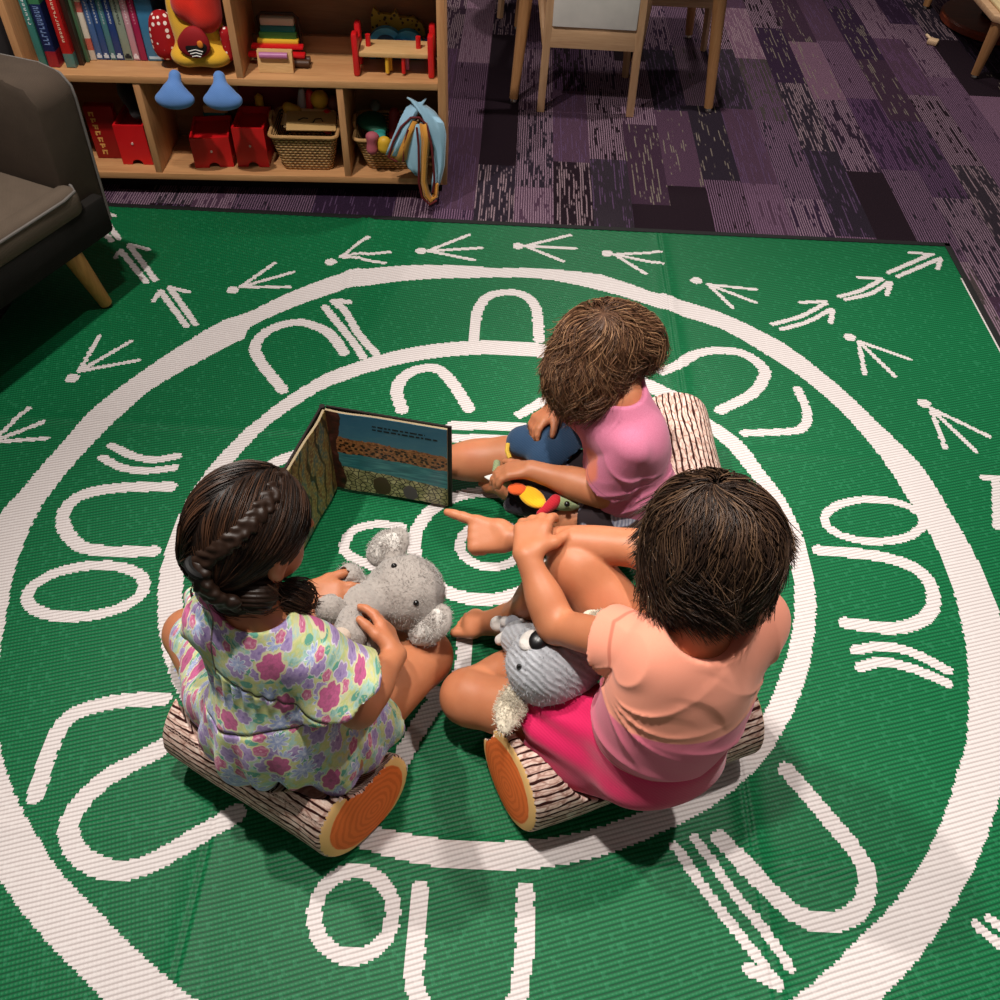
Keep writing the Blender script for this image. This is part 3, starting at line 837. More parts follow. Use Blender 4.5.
put('toy_ball', [EL(SL(-.352, .175, .232), (.024,)*3)], .003, plain('brown_ball', '6a3326', .5), 'dark reddish ball at the back corner of the full wicker basket', 'ball')
put('toy_duck', [EL(SL(-.475, .14, .222), (.026, .018, .018)), EL(SL(-.492, .135, .236), (.013,)*3)], .003, plain('duck', 'b98a2c', .5), 'small yellow animal figure lying in the full wicker basket', 'toy')
put('toy_shuttle', [RC(SL(-.455, .165, .20), SL(-.448, .17, .27), .018, .010)], .003, plain('grey_white', '9a9296', .5), 'pale grey cone shaped toy upright in the full wicker basket', 'toy')
put('toy_block', [RC(SL(-.43, .168, .20), SL(-.425, .175, .262), .012, .012)], .003, RED, 'red rod leaning beside the yellow ball', 'toy')
put('toy_cup', [RC(SL(-.372, .12, .175), SL(-.37, .13, .214), .016, .018, .0)], .003, RED, 'red cup at the corner of the full wicker basket', 'cup')
put('toy_leaf', [EL(SL(-.235, .13, .20), (.045, .05, .022)), EL(SL(-.21, .09, .195), (.03, .03, .012))], .003, plain('dkg', '16503a', .6), 'dark green cloth toy in the half covered wicker basket', 'soft toy')
put('toy_leaf', [EL(SL(-.222, .16, .235), (.03, .016, .012), frame((1, .3, .5)))], .003, plain('gry', '5d6560', .6), 'grey green stick shaped toy in the half covered wicker basket', 'toy')
put('toy_scarf', [EL(SL(-.205, .065, .192), (.02, .026, .011)), EL(SL(-.2, .035, .196), (.018, .012, .01))], .0025, plain('tealc', '2b8a80', .7), 'teal cloth piece at the front of the half covered basket', 'cloth')
put('toy_block', [RC(SL(-.165, .10, .17), SL(-.16, .12, .23), .017, .017, 0)], .003, plain('dred', '7a1c1c', .5), 'dark red toy standing in the half covered wicker basket', 'toy')
put('toy_doll', [RC(SL(-.226, .018, .165), SL(-.224, .018, .20), .018, .013), EL(SL(-.222, .018, .205), (.018, .012, .01))], .0025, plain('dollpink', 'a8525e', .7), 'pink striped toy hanging over the rim of the half covered basket', 'soft toy')
put('toy_bow', [EL(SL(-.187, .016, .19), (.019, .012, .013)), EL(SL(-.186, .015, .168), (.02, .01, .01)), RC(SL(-.187, .015, .17), SL(-.187, .015, .19), .01)], .0025, YEL, 'yellow toy hanging over the basket rim beside the pink one', 'soft toy')

# hanging blue bib with dark red piping
def bib():
    t = thing('cloth_bib', 'pale blue cloth bib with red piping hanging from lower shelf corner', 'bib', SL(-.08, -.02, .12), SA)
    blue = fabric('bib_blue', '7fa9c4', 'a5c8da', .9, 500); must = fabric('bib_mustard', 'b5762c', 'cf953f', .9, 500)
    pip = plain('piping_red', '5c1216', .7)
    P = lambda s, z, dep: SL(s, dep-.008, z)
    def strip(pts, wv, th, name, m):
        """thick ribbon: pts centre line, wv half-width vectors"""
        b = MB(); 
        rows = []
        for (p, w) in zip(pts, wv):
            row = []
            for k in range(9):
                f = -1+2*k/8
                row.append(p+w*f+SN*(-.004*math.sin(4*f)+.006*f*f))
            rows.append(row)
        b.grid(rows); o = b.build(name, m, t)
        md = o.modifiers.new('s', 'SOLIDIFY'); md.thickness = th
        return o
    # outer drape: over the top corner and down both sides
    outer = [(-.085, .318, .02), (-.064, .312, .002), (-.035, .28, -.018), (-.022, .24, -.022), (-.016, .19, -.022), (-.018, .14, -.028), (-.028, .09, -.03), (-.036, .055, -.028)]
    strip([P(*q) for q in outer], [SD*w+A([0, 0, z]) for w, z in ((.026, -.012), (.034, -.018), (.032, -.012), (.026, -.006), (.017, 0), (.016, 0), (.014, 0), (.01, .004))], .006, 'outer_flap', blue)
    left = [(-.085, .31, .02), (-.105, .285, .0), (-.125, .25, -.012), (-.145, .21, -.02), (-.160, .172, -.024)]
    strip([P(*q) for q in left], [SD*.028+A([0, 0, .014])]*2+[SD*.024+A([0, 0, .01])]*2+[SD*.022+A([0, 0, .0])], .006, 'left_flap', blue)
    strip([P(s+.012, z-.014, d-.006) for s, z, d in left[1:]], [SD*.012, SD*.015, SD*.02, SD*.028], .005, 'mustard_lining', must)
    mid = [(-.092, .262, -.004), (-.094, .22, -.012), (-.096, .17, -.018), (-.09, .13, -.02), (-.082, .105, -.02)]
    strip([P(*q) for q in mid], [SD*.02, SD*.026, SD*.032, SD*.026, SD*.012], .006, 'inner_fold', blue)
    loop = [(-.066, .27, -.022), (-.06, .22, -.03), (-.066, .16, -.036), (-.07, .10, -.042), (-.062, .055, -.046), (-.046, .034, -.048), (-.03, .05, -.046), (-.026, .09, -.044)]
    strip([P(*q) for q in loop], [SD*.01, SD*.011, SD*.009, SD*.008, SD*.008+A([0, 0, .006]), A([0, 0, .011]), SD*.006-A([0, 0, .006]), SD*.004], .005, 'mustard_loop', must)
    pp = [(-.172, .168, -.03), (-.155, .215, -.028), (-.13, .258, -.02), (-.10, .283, -.012), (-.075, .285, -.014), (-.055, .268, -.02), (-.042, .22, -.03), (-.036, .16, -.038), (-.034, .10, -.042), (-.04, .062, -.044)]
    MB().tube([P(*q) for q in pp], .0035, 8).build('piping', pip, t)
    pp = [(-.172, .168, -.03), (-.15, .158, -.034), (-.128, .16, -.034), (-.125, .2, -.03), (-.11, .25, -.02)]
    MB().tube([P(*q) for q in pp], .003, 8).build('piping', pip, t)
    pp = [(-.083, .262, -.03), (-.079, .21, -.038), (-.08, .15, -.044), (-.082, .10, -.048), (-.074, .052, -.054), (-.05, .027, -.056), (-.028, .04, -.052)]
    MB().tube([P(*q) for q in pp], .0035, 8).build('piping', pip, t)
    MB().box((.04, -.026, -.088), (.05, -.022, -.07)).build('care_tag', plain('tagw', 'd8d4cf', .8), t, local=True)
bib()

# ================================================================== grey unit past the shelf end
t = sthing('grey_cabinet', 'dark grey cabinet end just past the oak bookshelf', 'cabinet', -1.62, -.05, 0)
MB().box((0, 0, .05), (.36, .36, .8), .004).build('carcass', plain('grey_lam', '4b4748', .6), t, local=True)
MB().box((-.01, -.01, .8), (.37, .37, .825), .003).build('worktop', plain('grey_top', '6b6564', .5), t, local=True)
MB().box((.02, .03, 0), (.34, .33, .05)).build('plinth', KICK, t, local=True)

# ================================================================== armchair
def armchair():
    ang = math.radians(-22.6)                      # local +x = the way it faces, +y = the arm next to the shelf
    c0 = A([-1.068, 2.092, 0])                     # front corner of that arm
    t = thing('armchair', 'dark brown fabric armchair with pale piping and wooden leg on the mat', 'armchair', c0, ang)
    fab = fabric('chair_fabric', '3a312a', '584a3f', .95, 900, .5, .0); fab_shade = fabric('chair_front_shade', '161412', '221e1b', .95, 900, .5, .0)  # second fabric is a near-black copy: the unlit front is put into its colour
    seat = fabric('cushion_fabric', '4e4339', '6c5d50', .95, 900, .5, .0)
    pipe = plain('piping_grey', '6a6460', .8); leg = wood('chair_leg', 'a56c38', 'cf9552', 'Z', .5)
    Wd, Dp = .74, .72
    for i, y0 in enumerate((-.125, -Wd)):
        b = MB(); b.prism([(-Dp, .205), (-Dp, .575), (-.06, .602), (-.0, .592), (.026, .555), (.008, .205)], y0, y0+.125, Matrix(((1, 0, 0, 0), (0, 0, 1, 0), (0, 1, 0, 0), (0, 0, 0, 1))), bev=.018)
        o = b.build('arm', fab, t, local=True)
        yy = y0+.118 if i == 0 else y0+.007
        MB().tube([(.010, yy, .21), (.025, yy, .53), (.022, yy, .56), (.0, yy, .585), (-.06, yy, .596), (-Dp+.05, yy, .57)], .0032, 8).build('piping', pipe, o, local=True)
    MB().box((-Dp+.1, -Wd+.125, .19), (.0, -.125, .30), .012).build('seat_base', fab_shade, t, local=True)
    MB().box((-Dp, -Wd, .195), (.0, -.002, .225), .01).build('base_frame', fab_shade, t, local=True)
    b = MB(); b.box((-Dp+.14, -Wd+.128, .29), (.02, -.128, .362), .02).box((-.01, -Wd+.09, .285), (.05, -.10, .362), .025, seg=4)
    o = b.build('seat_cushion', seat, t, local=True)
    MB().tube([(-.01, -.10, .355), (.02, -.10, .352), (.043, -.115, .35), (.051, -.16, .349), (.051, -Wd+.2, .349), (.043, -Wd+.11, .35), (-.01, -Wd+.09, .355)], .0036, 8).build('piping', pipe, o, local=True)
    MB().box((-.02, -Wd+.03, .197), (.042, -.03, .30), .012).build('front_apron', fab_shade, t, local=True)
    b = MB(); b.prism([(-Dp-.02, .2), (-Dp+.14, .2), (-Dp+.08, .84), (-Dp-.06, .84)], -Wd, 0, Matrix(((1, 0, 0, 0), (0, 0, 1, 0), (0, 1, 0, 0), (0, 0, 0, 1))), bev=.03)
    b.build('backrest', fab, t, local=True)
    for x, y, dx, dy in ((.012, -.165, .004, .048), (.012, -Wd+.165, .004, -.048), (-Dp+.1, -.1, .0, .02), (-Dp+.1, -Wd+.1, 0, -.02)):
        MB().tube([(x, y, .20), (x+dx, y+dy, .016)], [.026, .017], 18).build('leg', leg, t, local=True)
armchair()

# ================================================================== children's table, chairs, low bench
ASH = wood('ash', 'b08662', 'd3ab84', 'Z', .4); ASHX = wood('ash_x', 'b48a66', 'd6b08a', 'X', .4); LEGW = wood('table_leg', '9a6b42', 'bd8b5d', 'Z', .4)
STEEL = plain('glide_steel', 'b9b4ae', .25, .5, Metallic=1.0)
def table():
    t = thing('kids_table', 'wooden kids table on round tapered legs behind the white backed chair', 'table', (.345, 3.70, 0))
    MB().box((-.46, -.352, .52), (.46, .38, .545), .008).build('tabletop', ASHX, t, local=True)
    MB().box((-.36, -.31, .47), (.36, .31, .52), .004).build('apron', ASHX, t, local=True)
    for sx in (-1, 1):
        for sy in (-1, 1):
            lg = MB().tube([(sx*.325, sy*.31, .50), (sx*.366, sy*.348, .016)], [.027, .016], 20).build('leg', LEGW, t, local=True)
            MB().lathe([(.013, 0), (.014, .006), (.009, .016), (.007, .02)], 14, Matrix.Translation((sx*.367, sy*.349, 0))).build('glide', STEEL, lg, local=True)
table()
def chair(label, loc, rz, group='kids chairs around the table'):
    """local: backrest at y=0 facing the viewer, seat behind it (+y)"""
    t = thing('kids_chair', label, 'chair', loc, rz, group)
    for sx in (-1, 1):
        MB().prism([(-.014, -.016), (.014, -.016), (.014, .016), (-.014, .016)], 0, .62, Matrix(((1, 0, sx*-.025, sx*.166), (0, 1, -.04, 0), (0, 0, 1, 0), (0, 0, 0, 1))), bev=.003).build('rear_leg', ASH, t, local=True)
        MB().tube([(sx*.145, .30, .33), (sx*.163, .335, 0)], [.017, .013], 4).build('front_leg', ASH, t, local=True)
        MB().box((sx*.148-.01, .0, .29), (sx*.148+.01, .32, .325), .003).build('side_rail', ASH, t, local=True)
        MB().tube([(sx*.158, .03, .18), (sx*.188, .12, .36), (sx*.196, .14, .43)], [.011, .015, .015], 8).build('brace', ASH, t, local=True)
    MB().box((-.15, -.026, .235), (.15, -.004, .305), .003).build('back_rail', ASHX, t, local=True)
    MB().box((-.145, -.036, .308), (.145, -.018, .56), .004).build('backrest', plain('grey_white_panel', 'dedad4', .45, .4), t, local=True)
    MB().box((-.165, -.0, .325), (.165, .34, .343), .006).build('seat', plain('seat_white', 'c9c2b6', .45), t, local=True)
    return t
chair('kids chair with pale grey backrest panel tucked under the table', (.247, 3.292, 0), math.radians(-1), None)
def stool(label, loc, rz):
    t = thing('kids_stool', label, 'stool', loc, rz, 'kids stools at the table')
    for sx in (-1, 1):
        for sy in (-1, 1): MB().tube([(sx*.135, sy*.135, .31), (sx*.158, sy*.158, 0)], [.017, .013], 4).build('leg', ASH, t, local=True)
        MB().box((-.14, sx*.135-.009, .265), (.14, sx*.135+.009, .305), .003).build('rail', ASHX, t, local=True)
    MB().lathe([(.0, .31), (.19, .31), (.196, .318), (.19, .328), (0, .328)], 32).build('seat', plain('stool_white', 'c9c2b6', .45), t, local=True)
stool('kids stool under the table behind its right front leg', (.603, 3.765, 0), 0)
stool('kids stool far behind the table of which one brown leg shows', (.056, 4.33, 0), 0)
def low_bench():
    t = thing('low_bench', 'low cream topped bench on tapered legs in the far right corner', 'bench', (2.19, 4.14, 0))
    MB().prism([(-.30, -.43), (.36, -.46), (.36, .46), (-.30, .43), (-.365, .37), (-.365, -.37)], .215, .24, bev=.005).build('frame', ASHX, t, local=True)
    MB().prism([(-.275, -.405), (.33, -.43), (.33, .43), (-.275, .405), (-.335, .35), (-.335, -.35)], .2405, .252, bev=.004).build('seat_pad', plain('cream', 'd3b98a', .5), t, local=True)
    for x, y in ((-.335, -.36), (-.32, .39), (.33, -.36), (.33, .39)):
        lg = MB().tube([(x+.006, y, .215), (x-.006, y-.004, .014)], [.026, .016], 18).build('leg', LEGW, t, local=True)
        MB().lathe([(.012, 0), (.013, .006), (.008, .015)], 14, Matrix.Translation((x-.006, y-.004, 0))).build('glide', STEEL, lg, local=True)
low_bench()
t = thing('round_stool', 'round dark reddish wooden stool lying low under the cream bench', 'stool', (2.16, 4.36, 0))
MB().lathe([(.25, .0), (.27, .008), (.27, .03), (.262, .038), (0, .038)], 48).build('seat', wood('red_wood', '5a2214', '8f4226', 'X', .35), t, local=True)
MB().lathe([(.10, .0385), (.10, .06), (.05, .07), (.05, .18), (0, .18)], 24).build('column', KICK, t, local=True)
t = thing('wooden_peg', 'small pale wooden peg toy lying alone on the purple carpet', 'toy', at(932, 44, 0)); t.rotation_euler = (0, 0, .25)
MB().box((-.022, -.022, 0), (.022, .022, .02), .006, Matrix.Rotation(.78, 4, 'Z')).build('peg_base', plain('pale', 'dcb893', .5), t, local=True)
MB().tube([(0, .015, .012), (0, .058, .016)], [.007, .006], 10).build('peg_stem', plain('pale2', 'e2c3a0', .5), t, local=True)
# ================================================================== people
def skin_mat(name, c1, c2):
    g = NT(name); o = g.coord()
    c = g.mix(g.noise(o, 26, 4), c1, c2)
    c = g.mix(g.math('MULTIPLY', g.step(g.noise(o, 9, 2), .5, .75), .18), c, 'c4604a')
    g.bump(g.noise(o, 260, 3), .06, .002)
    return g.fin(c, .48, .4, **{'Subsurface Weight': .12, 'Subsurface Radius': (.012, .005, .003), 'Subsurface Scale': .6})

def hair_mat(name, dark, mid, lite):
    g = NT(name)
    r = g.attr('rnd', 'Fac')
    c = g.ramp(r, [(0, dark), (.55, mid), (1, lite)])
    return g.fin(c, .46, .3)

def hand(w, d, n, side, curl, L=.105, spread=.10, thumb=(.7, .35), point=None, s=1.0):
    """w wrist, d wrist->knuckles, n back of the hand, side=+1 puts the thumb on d x n; curl: bend per joint of the four fingers (index first)"""
    d = unit(d); n = unit(np.asarray(n)-np.dot(n, d)*d); t = np.cross(d, n)*side
    P = []
    pl = .052*s
    for i in range(4):
        off = (.0195-.0128*i)*s
        P.append(RC(w+d*.006+t*off*.6, w+d*pl*(1-.05*abs(i-1.2))+t*off, .0115*s, .0098*s, .008))
    fl = [.040, .044, .041, .032]
    for i in range(4):
        off = (.0195-.0128*i)*s
        base = w+d*pl*(1-.05*abs(i-1.2))+t*off
        dd = unit(d+t*spread*(1.4-i)*.8)
        a = 0; p = base
        cs = curl[i] if isinstance(curl[i], (list, tuple)) else (curl[i],)*3
        for k, (fr, r0, r1) in enumerate(((.46, .0082, .0076), (.30, .0076, .0068), (.24, .0068, .0058))):
            a += cs[k]
            q = p+(dd*math.cos(a)-n*math.sin(a))*fl[i]*fr*1.25*s
            P.append(RC(p, q, r0*s, r1*s, .0035 if k else .006)); p = q
    tb = w+d*.014*s+t*.015*s
    td = unit(t*thumb[0]+d*.75-n*thumb[1])
    m = tb+td*.026*s; e = m+unit(td+d*.45-n*thumb[1]*.4)*.022*s; e2 = e+unit(td+d*.6-n*thumb[1]*.6)*.014*s
    P += [RC(tb, m, .0115*s, .0095*s, .010), RC(m, e, .009*s, .0082*s, .004), RC(e, e2, .0082*s, .0068*s, .003)]
    return P

def foot(an, toe, up=(0, 0, 1), s=1.0, side=1):
    d = unit(np.asarray(toe)-an); up = unit(np.asarray(up)-np.dot(up, d)*d); t = np.cross(d, up)
    L = np.linalg.norm(np.asarray(toe)-an)
    heel = an-d*.022*s-up*.020*s; ball = an+d*L*.62-up*.026*s
    P = [RC(an, heel, .026*s, .024*s, .02), RC(heel, ball, .022*s, .019*s, .02), RC(an+d*.01, ball+up*.004, .024*s, .017*s, .02),
         RC(ball-t*.018*s, ball+t*.018*s, .0165*s, .0165*s, .015)]
    for i in range(5):
        b = ball+t*side*(.024-.0115*i)*s+d*.006
        l = (.026, .024, .022, .019, .016)[i]*s
        r = (.0098, .0066, .0063, .006, .0056)[i]*s
        P.append(RC(b, b+d*l*1.15-up*.003, r*1.05, r, .003))
    return P

def creases(q, c, n, amp, w, ph=0.0):
    """cloth pulled into sharp folds that fan out from the point c"""
    d = q-c; r = np.linalg.norm(d, axis=1); a = np.arctan2(d[:, 2], d[:, 0])
    return amp*((1-np.abs(np.sin(a*n/2+ph)))**2.5-.15)*np.exp(-(r/w)**2)*np.clip((r-.015)/.06, 0, 1)

def head(c, R, s=1.0):
    r, f, u = R
    X = lambda a, b, d: c+(r*a+f*b+u*d)*s
    E = lambda a, b, d, rad, k=.02: EL(X(a, b, d), np.array(rad)*s, R, k)
    P = [E(0, -.004, .004, (.070, .088, .079)), E(0, .028, -.045, (.054, .056, .062), .03), E(0, .060, -.084, (.022, .020, .018)),
         E(-.032, .056, -.052, (.022, .021, .024)), E(.032, .056, -.052, (.022, .021, .024)),
         RC(X(0, .083, -.022), X(0, .099, -.047), .006*s, .0095*s, .010), E(-.009, .092, -.05, (.007, .007, .006), .006), E(.009, .092, -.05, (.007, .007, .006), .006),
         E(0, .081, -.069, (.019, .009, .0055), .005), E(0, .080, -.079, (.016, .009, .006), .005),
         E(-.03, .075, .006, (.022, .012, .008), .012), E(.03, .075, .006, (.022, .012, .008), .012)]
    for q in (-1, 1):
        P += [E(q*.071, -.004, -.022, (.0075, .019, .029), .006), E(q*.069, .004, -.048, (.007, .008, .009), .006)]
    S = [E(q*.031, .090, -.017, (.014, .012, .0085), .008) for q in (-1, 1)]+[E(q*.080, .001, -.018, (.006, .009, .016), .005) for q in (-1, 1)]
    return P, S

EYEW = plain('eye_white', 'd8d0c8', .25, .5); IRIS = plain('iris', '2a1a12', .2, .5); LIP = None
def eyes(c, R, parent, s=1.0):
    r, f, u = R
    for q in (-1, 1):
        p = c+(r*q*.031+f*.071-u*.017)*s
        o = blob('eye', [EL(p, (.0125*s,)*3)], .0022, EYEW, parent)
        d = unit(f*.95-u*.35)
        blob('iris', [EL(p+d*.0098*s, np.array((.0055, .0038, .0055))*s, frame(d))], .0011, IRIS, o)

def torso(pel, neck, shL, shR, w=1.0):
    r = unit(shR-shL); u = unit(neck-pel); r = unit(r-np.dot(r, u)*u); f = np.cross(u, r); R = np.array([r, f, u])
    H = np.linalg.norm(neck-pel)
    P = [EL(pel-u*.0, np.array((.092, .078, .070))*w, R, .02), EL(pel+u*H*.33+f*.006, np.array((.078, .066, .085))*w, R, .03),
         EL(pel+u*H*.66, np.array((.084, .060, .085))*w, R, .03), RC(shL, shR, .030*w, .030*w, .03), RC(pel+u*H*.8, neck+u*.01, .045*w, .034*w, .025)]
    return P, R

def hair_strands(name, vol, starts, flow, n_steps, step, rad, mat, parent, free_z=None, curl=.0, cfreq=3.0, off=.003, grav=.35, wave=0.0, lift=0.0, seed=0, sides=3, taper=.35):
    """combed locks: start points slide over the hair volume along flow(p), then hang and curl"""
    rg = np.random.default_rng(seed)
    p = np.array(starts, float); N = len(p)
    L = rg.uniform(.8, 1.0, N)*(.92+.1*snoise(p, 55, seed+1)); ph = 3.2*snoise(p, 42, seed+2)+rg.normal(0, .35, N); cd = np.clip(1.6*snoise(p, 38, seed+3), -1.2, 1.2)+rg.normal(0, .2, N); of = off+rg.uniform(0, 1, N)**2*lift+lift*.6*np.maximum(0, snoise(p, 60, seed+4))
    def fd(q): return field(vol, q)
    def gr(q):
        e = .002; g = np.stack([fd(q+np.eye(3)[i]*e)-fd(q-np.eye(3)[i]*e) for i in range(3)], -1)
        return g/np.maximum(np.linalg.norm(g, axis=1, keepdims=True), 1e-9)
    path = []; prev = None
    for s in range(n_steps):
        fr = s/(n_steps-1)
        g = gr(p); d = fd(p)
        p = p+g*np.clip(of-d, -.01, .02)[:, None]*(1.0 if fr < .6 else .5*(d < of))[..., None] if fr >= .6 else p+g*np.clip(of-d, -.01, .02)[:, None]
        path.append(p.copy())
        v = flow(p)+np.array([0, 0, -1])*grav*(1+2*fr)
        if prev is not None: v = v/np.maximum(np.linalg.norm(v, axis=1, keepdims=True), 1e-6)*.6+prev*.6
        tan = v-(v*g).sum(1, keepdims=True)*g*(1.0 if fr < .65 else .4)
        tan /= np.maximum(np.linalg.norm(tan, axis=1, keepdims=True), 1e-6)
        lat = np.cross(tan, g)
        tan = tan+lat*(wave*np.sin(ph+fr*cfreq*6.28)+curl*cd*max(0, fr-.55)*2.2)[:, None]+g*(curl*np.maximum(0, np.sin(ph))*max(0, fr-.6)*1.6)[:, None]
        tan /= np.linalg.norm(tan, axis=1, keepdims=True)
        prev = tan
        p = p+tan*(step*L)[:, None]
    path = np.array(path)                           # steps, N, 3
    rr = rad*rg.uniform(.6, 1.35, N)
    T = np.gradient(path, axis=0); T /= np.maximum(np.linalg.norm(T, axis=2, keepdims=True), 1e-9)
    ref = np.array([.31, .52, .79]); U = np.cross(T, ref); U /= np.maximum(np.linalg.norm(U, axis=2, keepdims=True), 1e-9); Wv = np.cross(T, U)
    k = np.linspace(0, 1, n_steps); prof = np.minimum(1, .55+k*2.5)*(1-(1-taper)*k**2.2); prof[-1] *= .4
    a = np.arange(sides)*2*PI/sides
    V = path[:, :, None]+(U[:, :, None]*np.cos(a)[None, None, :, None]+Wv[:, :, None]*np.sin(a)[None, None, :, None])*(rr[None, :]*prof[:, None])[:, :, None, None]
    idx = np.arange(n_steps*N*sides).reshape(n_steps, N, sides)
    A_ = idx[:-1]; B_ = idx[1:]
    F = np.stack([A_, np.roll(A_, -1, 2), np.roll(B_, -1, 2), B_], -1).reshape(-1, 4)
    V = V.reshape(-1, 3)
    rnd = np.broadcast_to(rg.uniform(0, 1, N)[None, :, None], (n_steps, N, sides)).reshape(-1)
    return V, F, rnd

def hair_object(name, parts, mat, parent):
    """parts: list of (V, F, rnd) joined into one hair mesh"""
    Vs, Fs, Rs = [], [], []; o = 0
    for V, F, r in parts:
        Vs.append(V); Fs.append(F+o); Rs.append(r); o += len(V)
    me = np_mesh(name, np.concatenate(Vs), np.concatenate(Fs))
    set_attr(me, 'rnd', np.concatenate(Rs), 'FLOAT')
    return link(name, me, mat, parent)

def base_hair(vol, h, cut=None, disp=None, rnd=.1, subs=()):
    V, F = mesh_sdf(vol, h, cut, subs)
    if disp is not None: V = V+vnormals(V, F)*disp(V)[:, None]
    return V, F, np.full(len(V), rnd)

def sample(vol, n, c, keep, seed):
    """points on the volume surface, found by walking from the outside"""
    rg = np.random.default_rng(seed)
    d = rg.normal(size=(n*3, 3)); d /= np.linalg.norm(d, axis=1, keepdims=True)
    t = np.full(len(d), .3)
    for _ in range(40): t -= field(vol, c+d*t[:, None])*.8
    p = c+d*t[:, None]
    ok = np.abs(field(vol, p)) < .002
    p, d = p[ok], d[ok]
    return p[keep(p, d)][:n]

def limb(a, b, r0, r1, k=.02, bulge=0, at_=.35):
    P = [RC(a, b, r0, r1, k)]
    if bulge: P.append(EL(a+(b-a)*at_, (bulge, bulge, np.linalg.norm(b-a)*.38), frame_z(b-a), .02))
    return P
def frame_z(d):
    d = unit(d); x = unit(np.cross(d, (.3, .5, .81))); return np.array([x, np.cross(d, x), d])

KIDS = {}
# ------------------------------------------------------------------ girl in the coral shirt
def coral_girl():
    t = thing('person', 'girl with dark bobbed hair in coral shirt and pink shorts, pointing at the open book', 'person', (.25, .70, .0))
    pel, neck, hc = at(657, 726, .235), A([.280, .694, .472]), at(711, 543, .588)
    shL, shR = at(657, 652, .452), A([.372, .738, .44])
    elL, wrL = at(556, 626, .34), at(527, 556, .405)
    elR, wrR = at(636, 548, .395), at(508, 538, .372)
    hipL, knL, anL = A([.212, .668, .20]), at(470, 697, .108), at(560, 645, .068)
    hipR, knR, anR = A([.312, .738, .215]), at(580, 570, .345), at(510, 620, .078)
    HR = frame((-.50, .62, -.52)); hp, hs = head(hc, HR)
    tp, TR = torso(pel, neck, shL, shR)
    hd = at(534, 520, .415)-wrL; dR = at(470, 534, .362)-wrR
    B = list(tp)+hp+[RC(neck-TR[2]*.01, hc-HR[2]*.05-HR[1]*.022, .038, .036, .02)]
    B += [tp[2:4]+limb(shL, elL, .034, .027, .02)+limb(elL, wrL, .028, .0195, .012, .027, .3)+hand(wrL, hd, A([-.35, -.35, .85]), 1, [(.35, .5, .45), (.45, .55, .5), (.5, .6, .5), (.5, .6, .5)], thumb=(.9, .5), s=1.08),
          tp[2:4]+limb(shR, elR, .034, .028, .02)+limb(elR, wrR, .028, .0195, .012, .028, .3)+hand(wrR, dR, A([.1, -.45, .88]), 1, [(-.05, .06, .05), (1.25, 1.3, .9), (1.35, 1.35, .9), (1.4, 1.35, .9)], spread=.18, thumb=(.15, .9), s=1.14),
          tp[:1]+limb(hipL, knL, .062, .047, .03)+[RC(knL, knL+unit(knL-hipL)*.006, .047, .045, .02)]+limb(knL, anL, .043, .028, .012, .044, .35)+foot(anL, at(612, 622, .07), s=.95),
          tp[:1]+limb(hipR, knR, .064, .049, .03)+[EL(knR+A([-.004, .002, .006]), (.050, .048, .050))]+limb(knR, anR, .043, .028, .015, .046, .38)+foot(anR, at(448, 614, .05), s=.95, side=-1)]
    body = blob('body', B, .003, skin_mat('skin_coral', 'b06a47', 'c4805b'), t, subs=hs)
    eyes(hc, HR, t)
    # shirt
    S = [tp[0].grow(.012), tp[3].grow(.012), tp[4].grow(.010), RC(neck-TR[2]*.01, hc-HR[2]*.09-HR[1]*.03, .040, .034, .02)]
    S += [[CUFF(shL-(elL-shL)*.08, shL+(elL-shL)*.42, .040, .054, .05)], CUFF(shR, shR+(elR-shR)*.42, .038, .056, .05),
          EL(pel+TR[2]*.06-TR[1]*.012, (.112, .092, .09), TR, .05), EL(pel+TR[2]*.14-TR[1]*.010, (.116, .084, .115), TR, .06), RC(neck-TR[2]*.035, neck-TR[2]*.012, .052, .046, .02)]
    subs = [EL(neck+TR[2]*.046-TR[1]*.012, (.062, .060, .060), TR, .006)]
    def folds(V, N):
        q = (V-pel)@TR.T
        f = creases(q+.012*np.stack([snoise(V, 22, 51), 0*V[:, 0], snoise(V, 22, 52)], 1), A([-.125, 0, .15]), 11, .0075, .10)+creases(q+.012*np.stack([snoise(V, 22, 53), 0*V[:, 0], snoise(V, 22, 54)], 1), A([.13, 0, .15]), 9, .0065, .10, .7)
        f += .0055*((1-np.abs(np.sin(q[:, 2]*48+q[:, 0]*14+1.6*snoise(V, 12, 5))))**2-.2)*np.exp(-((q[:, 2]-.055)/.045)**2)
        return f+.0022*snoise(V, 22, 8)
    def seams(V):
        q = (V-pel)@TR.T
        hem = np.abs(q[:, 2]-.018)
        rag = [np.abs(np.linalg.norm(V-e, axis=1)-.062)+(np.linalg.norm(V-e, axis=1) > .08)*0 for e in (shL+(elL-shL)*.42, shR+(elR-shR)*.42)]
        cf = [np.abs((V-sh-(el-sh)*.42)@unit(el-sh)+.010) for sh, el in ((shL, elL), (shR, elR))]
        return np.minimum(hem, np.minimum(rag[0], rag[1]))
    g = NT('shirt_coral'); z = g.attr('tz', 'Fac')
    cc = g.mix(g.step(z, .116, .120), 'e66a8c', 'f89c80')
    cc = g.mix(g.math('MULTIPLY', g.noise(g.coord(), 700, 2), .2), cc, 'f7c4b0')
    cc = g.mix(g.math('MULTIPLY', g.math('SUBTRACT', 1.0, g.step(g.attr('seam', 'Fac'), .0008, .0026)), .55), cc, 'b8553f')
    g.bump(g.noise(g.coord(), 900, 2), .12, .001)
    sm_ = g.fin(cc, .85, .2, **{'Sheen Weight': .15})
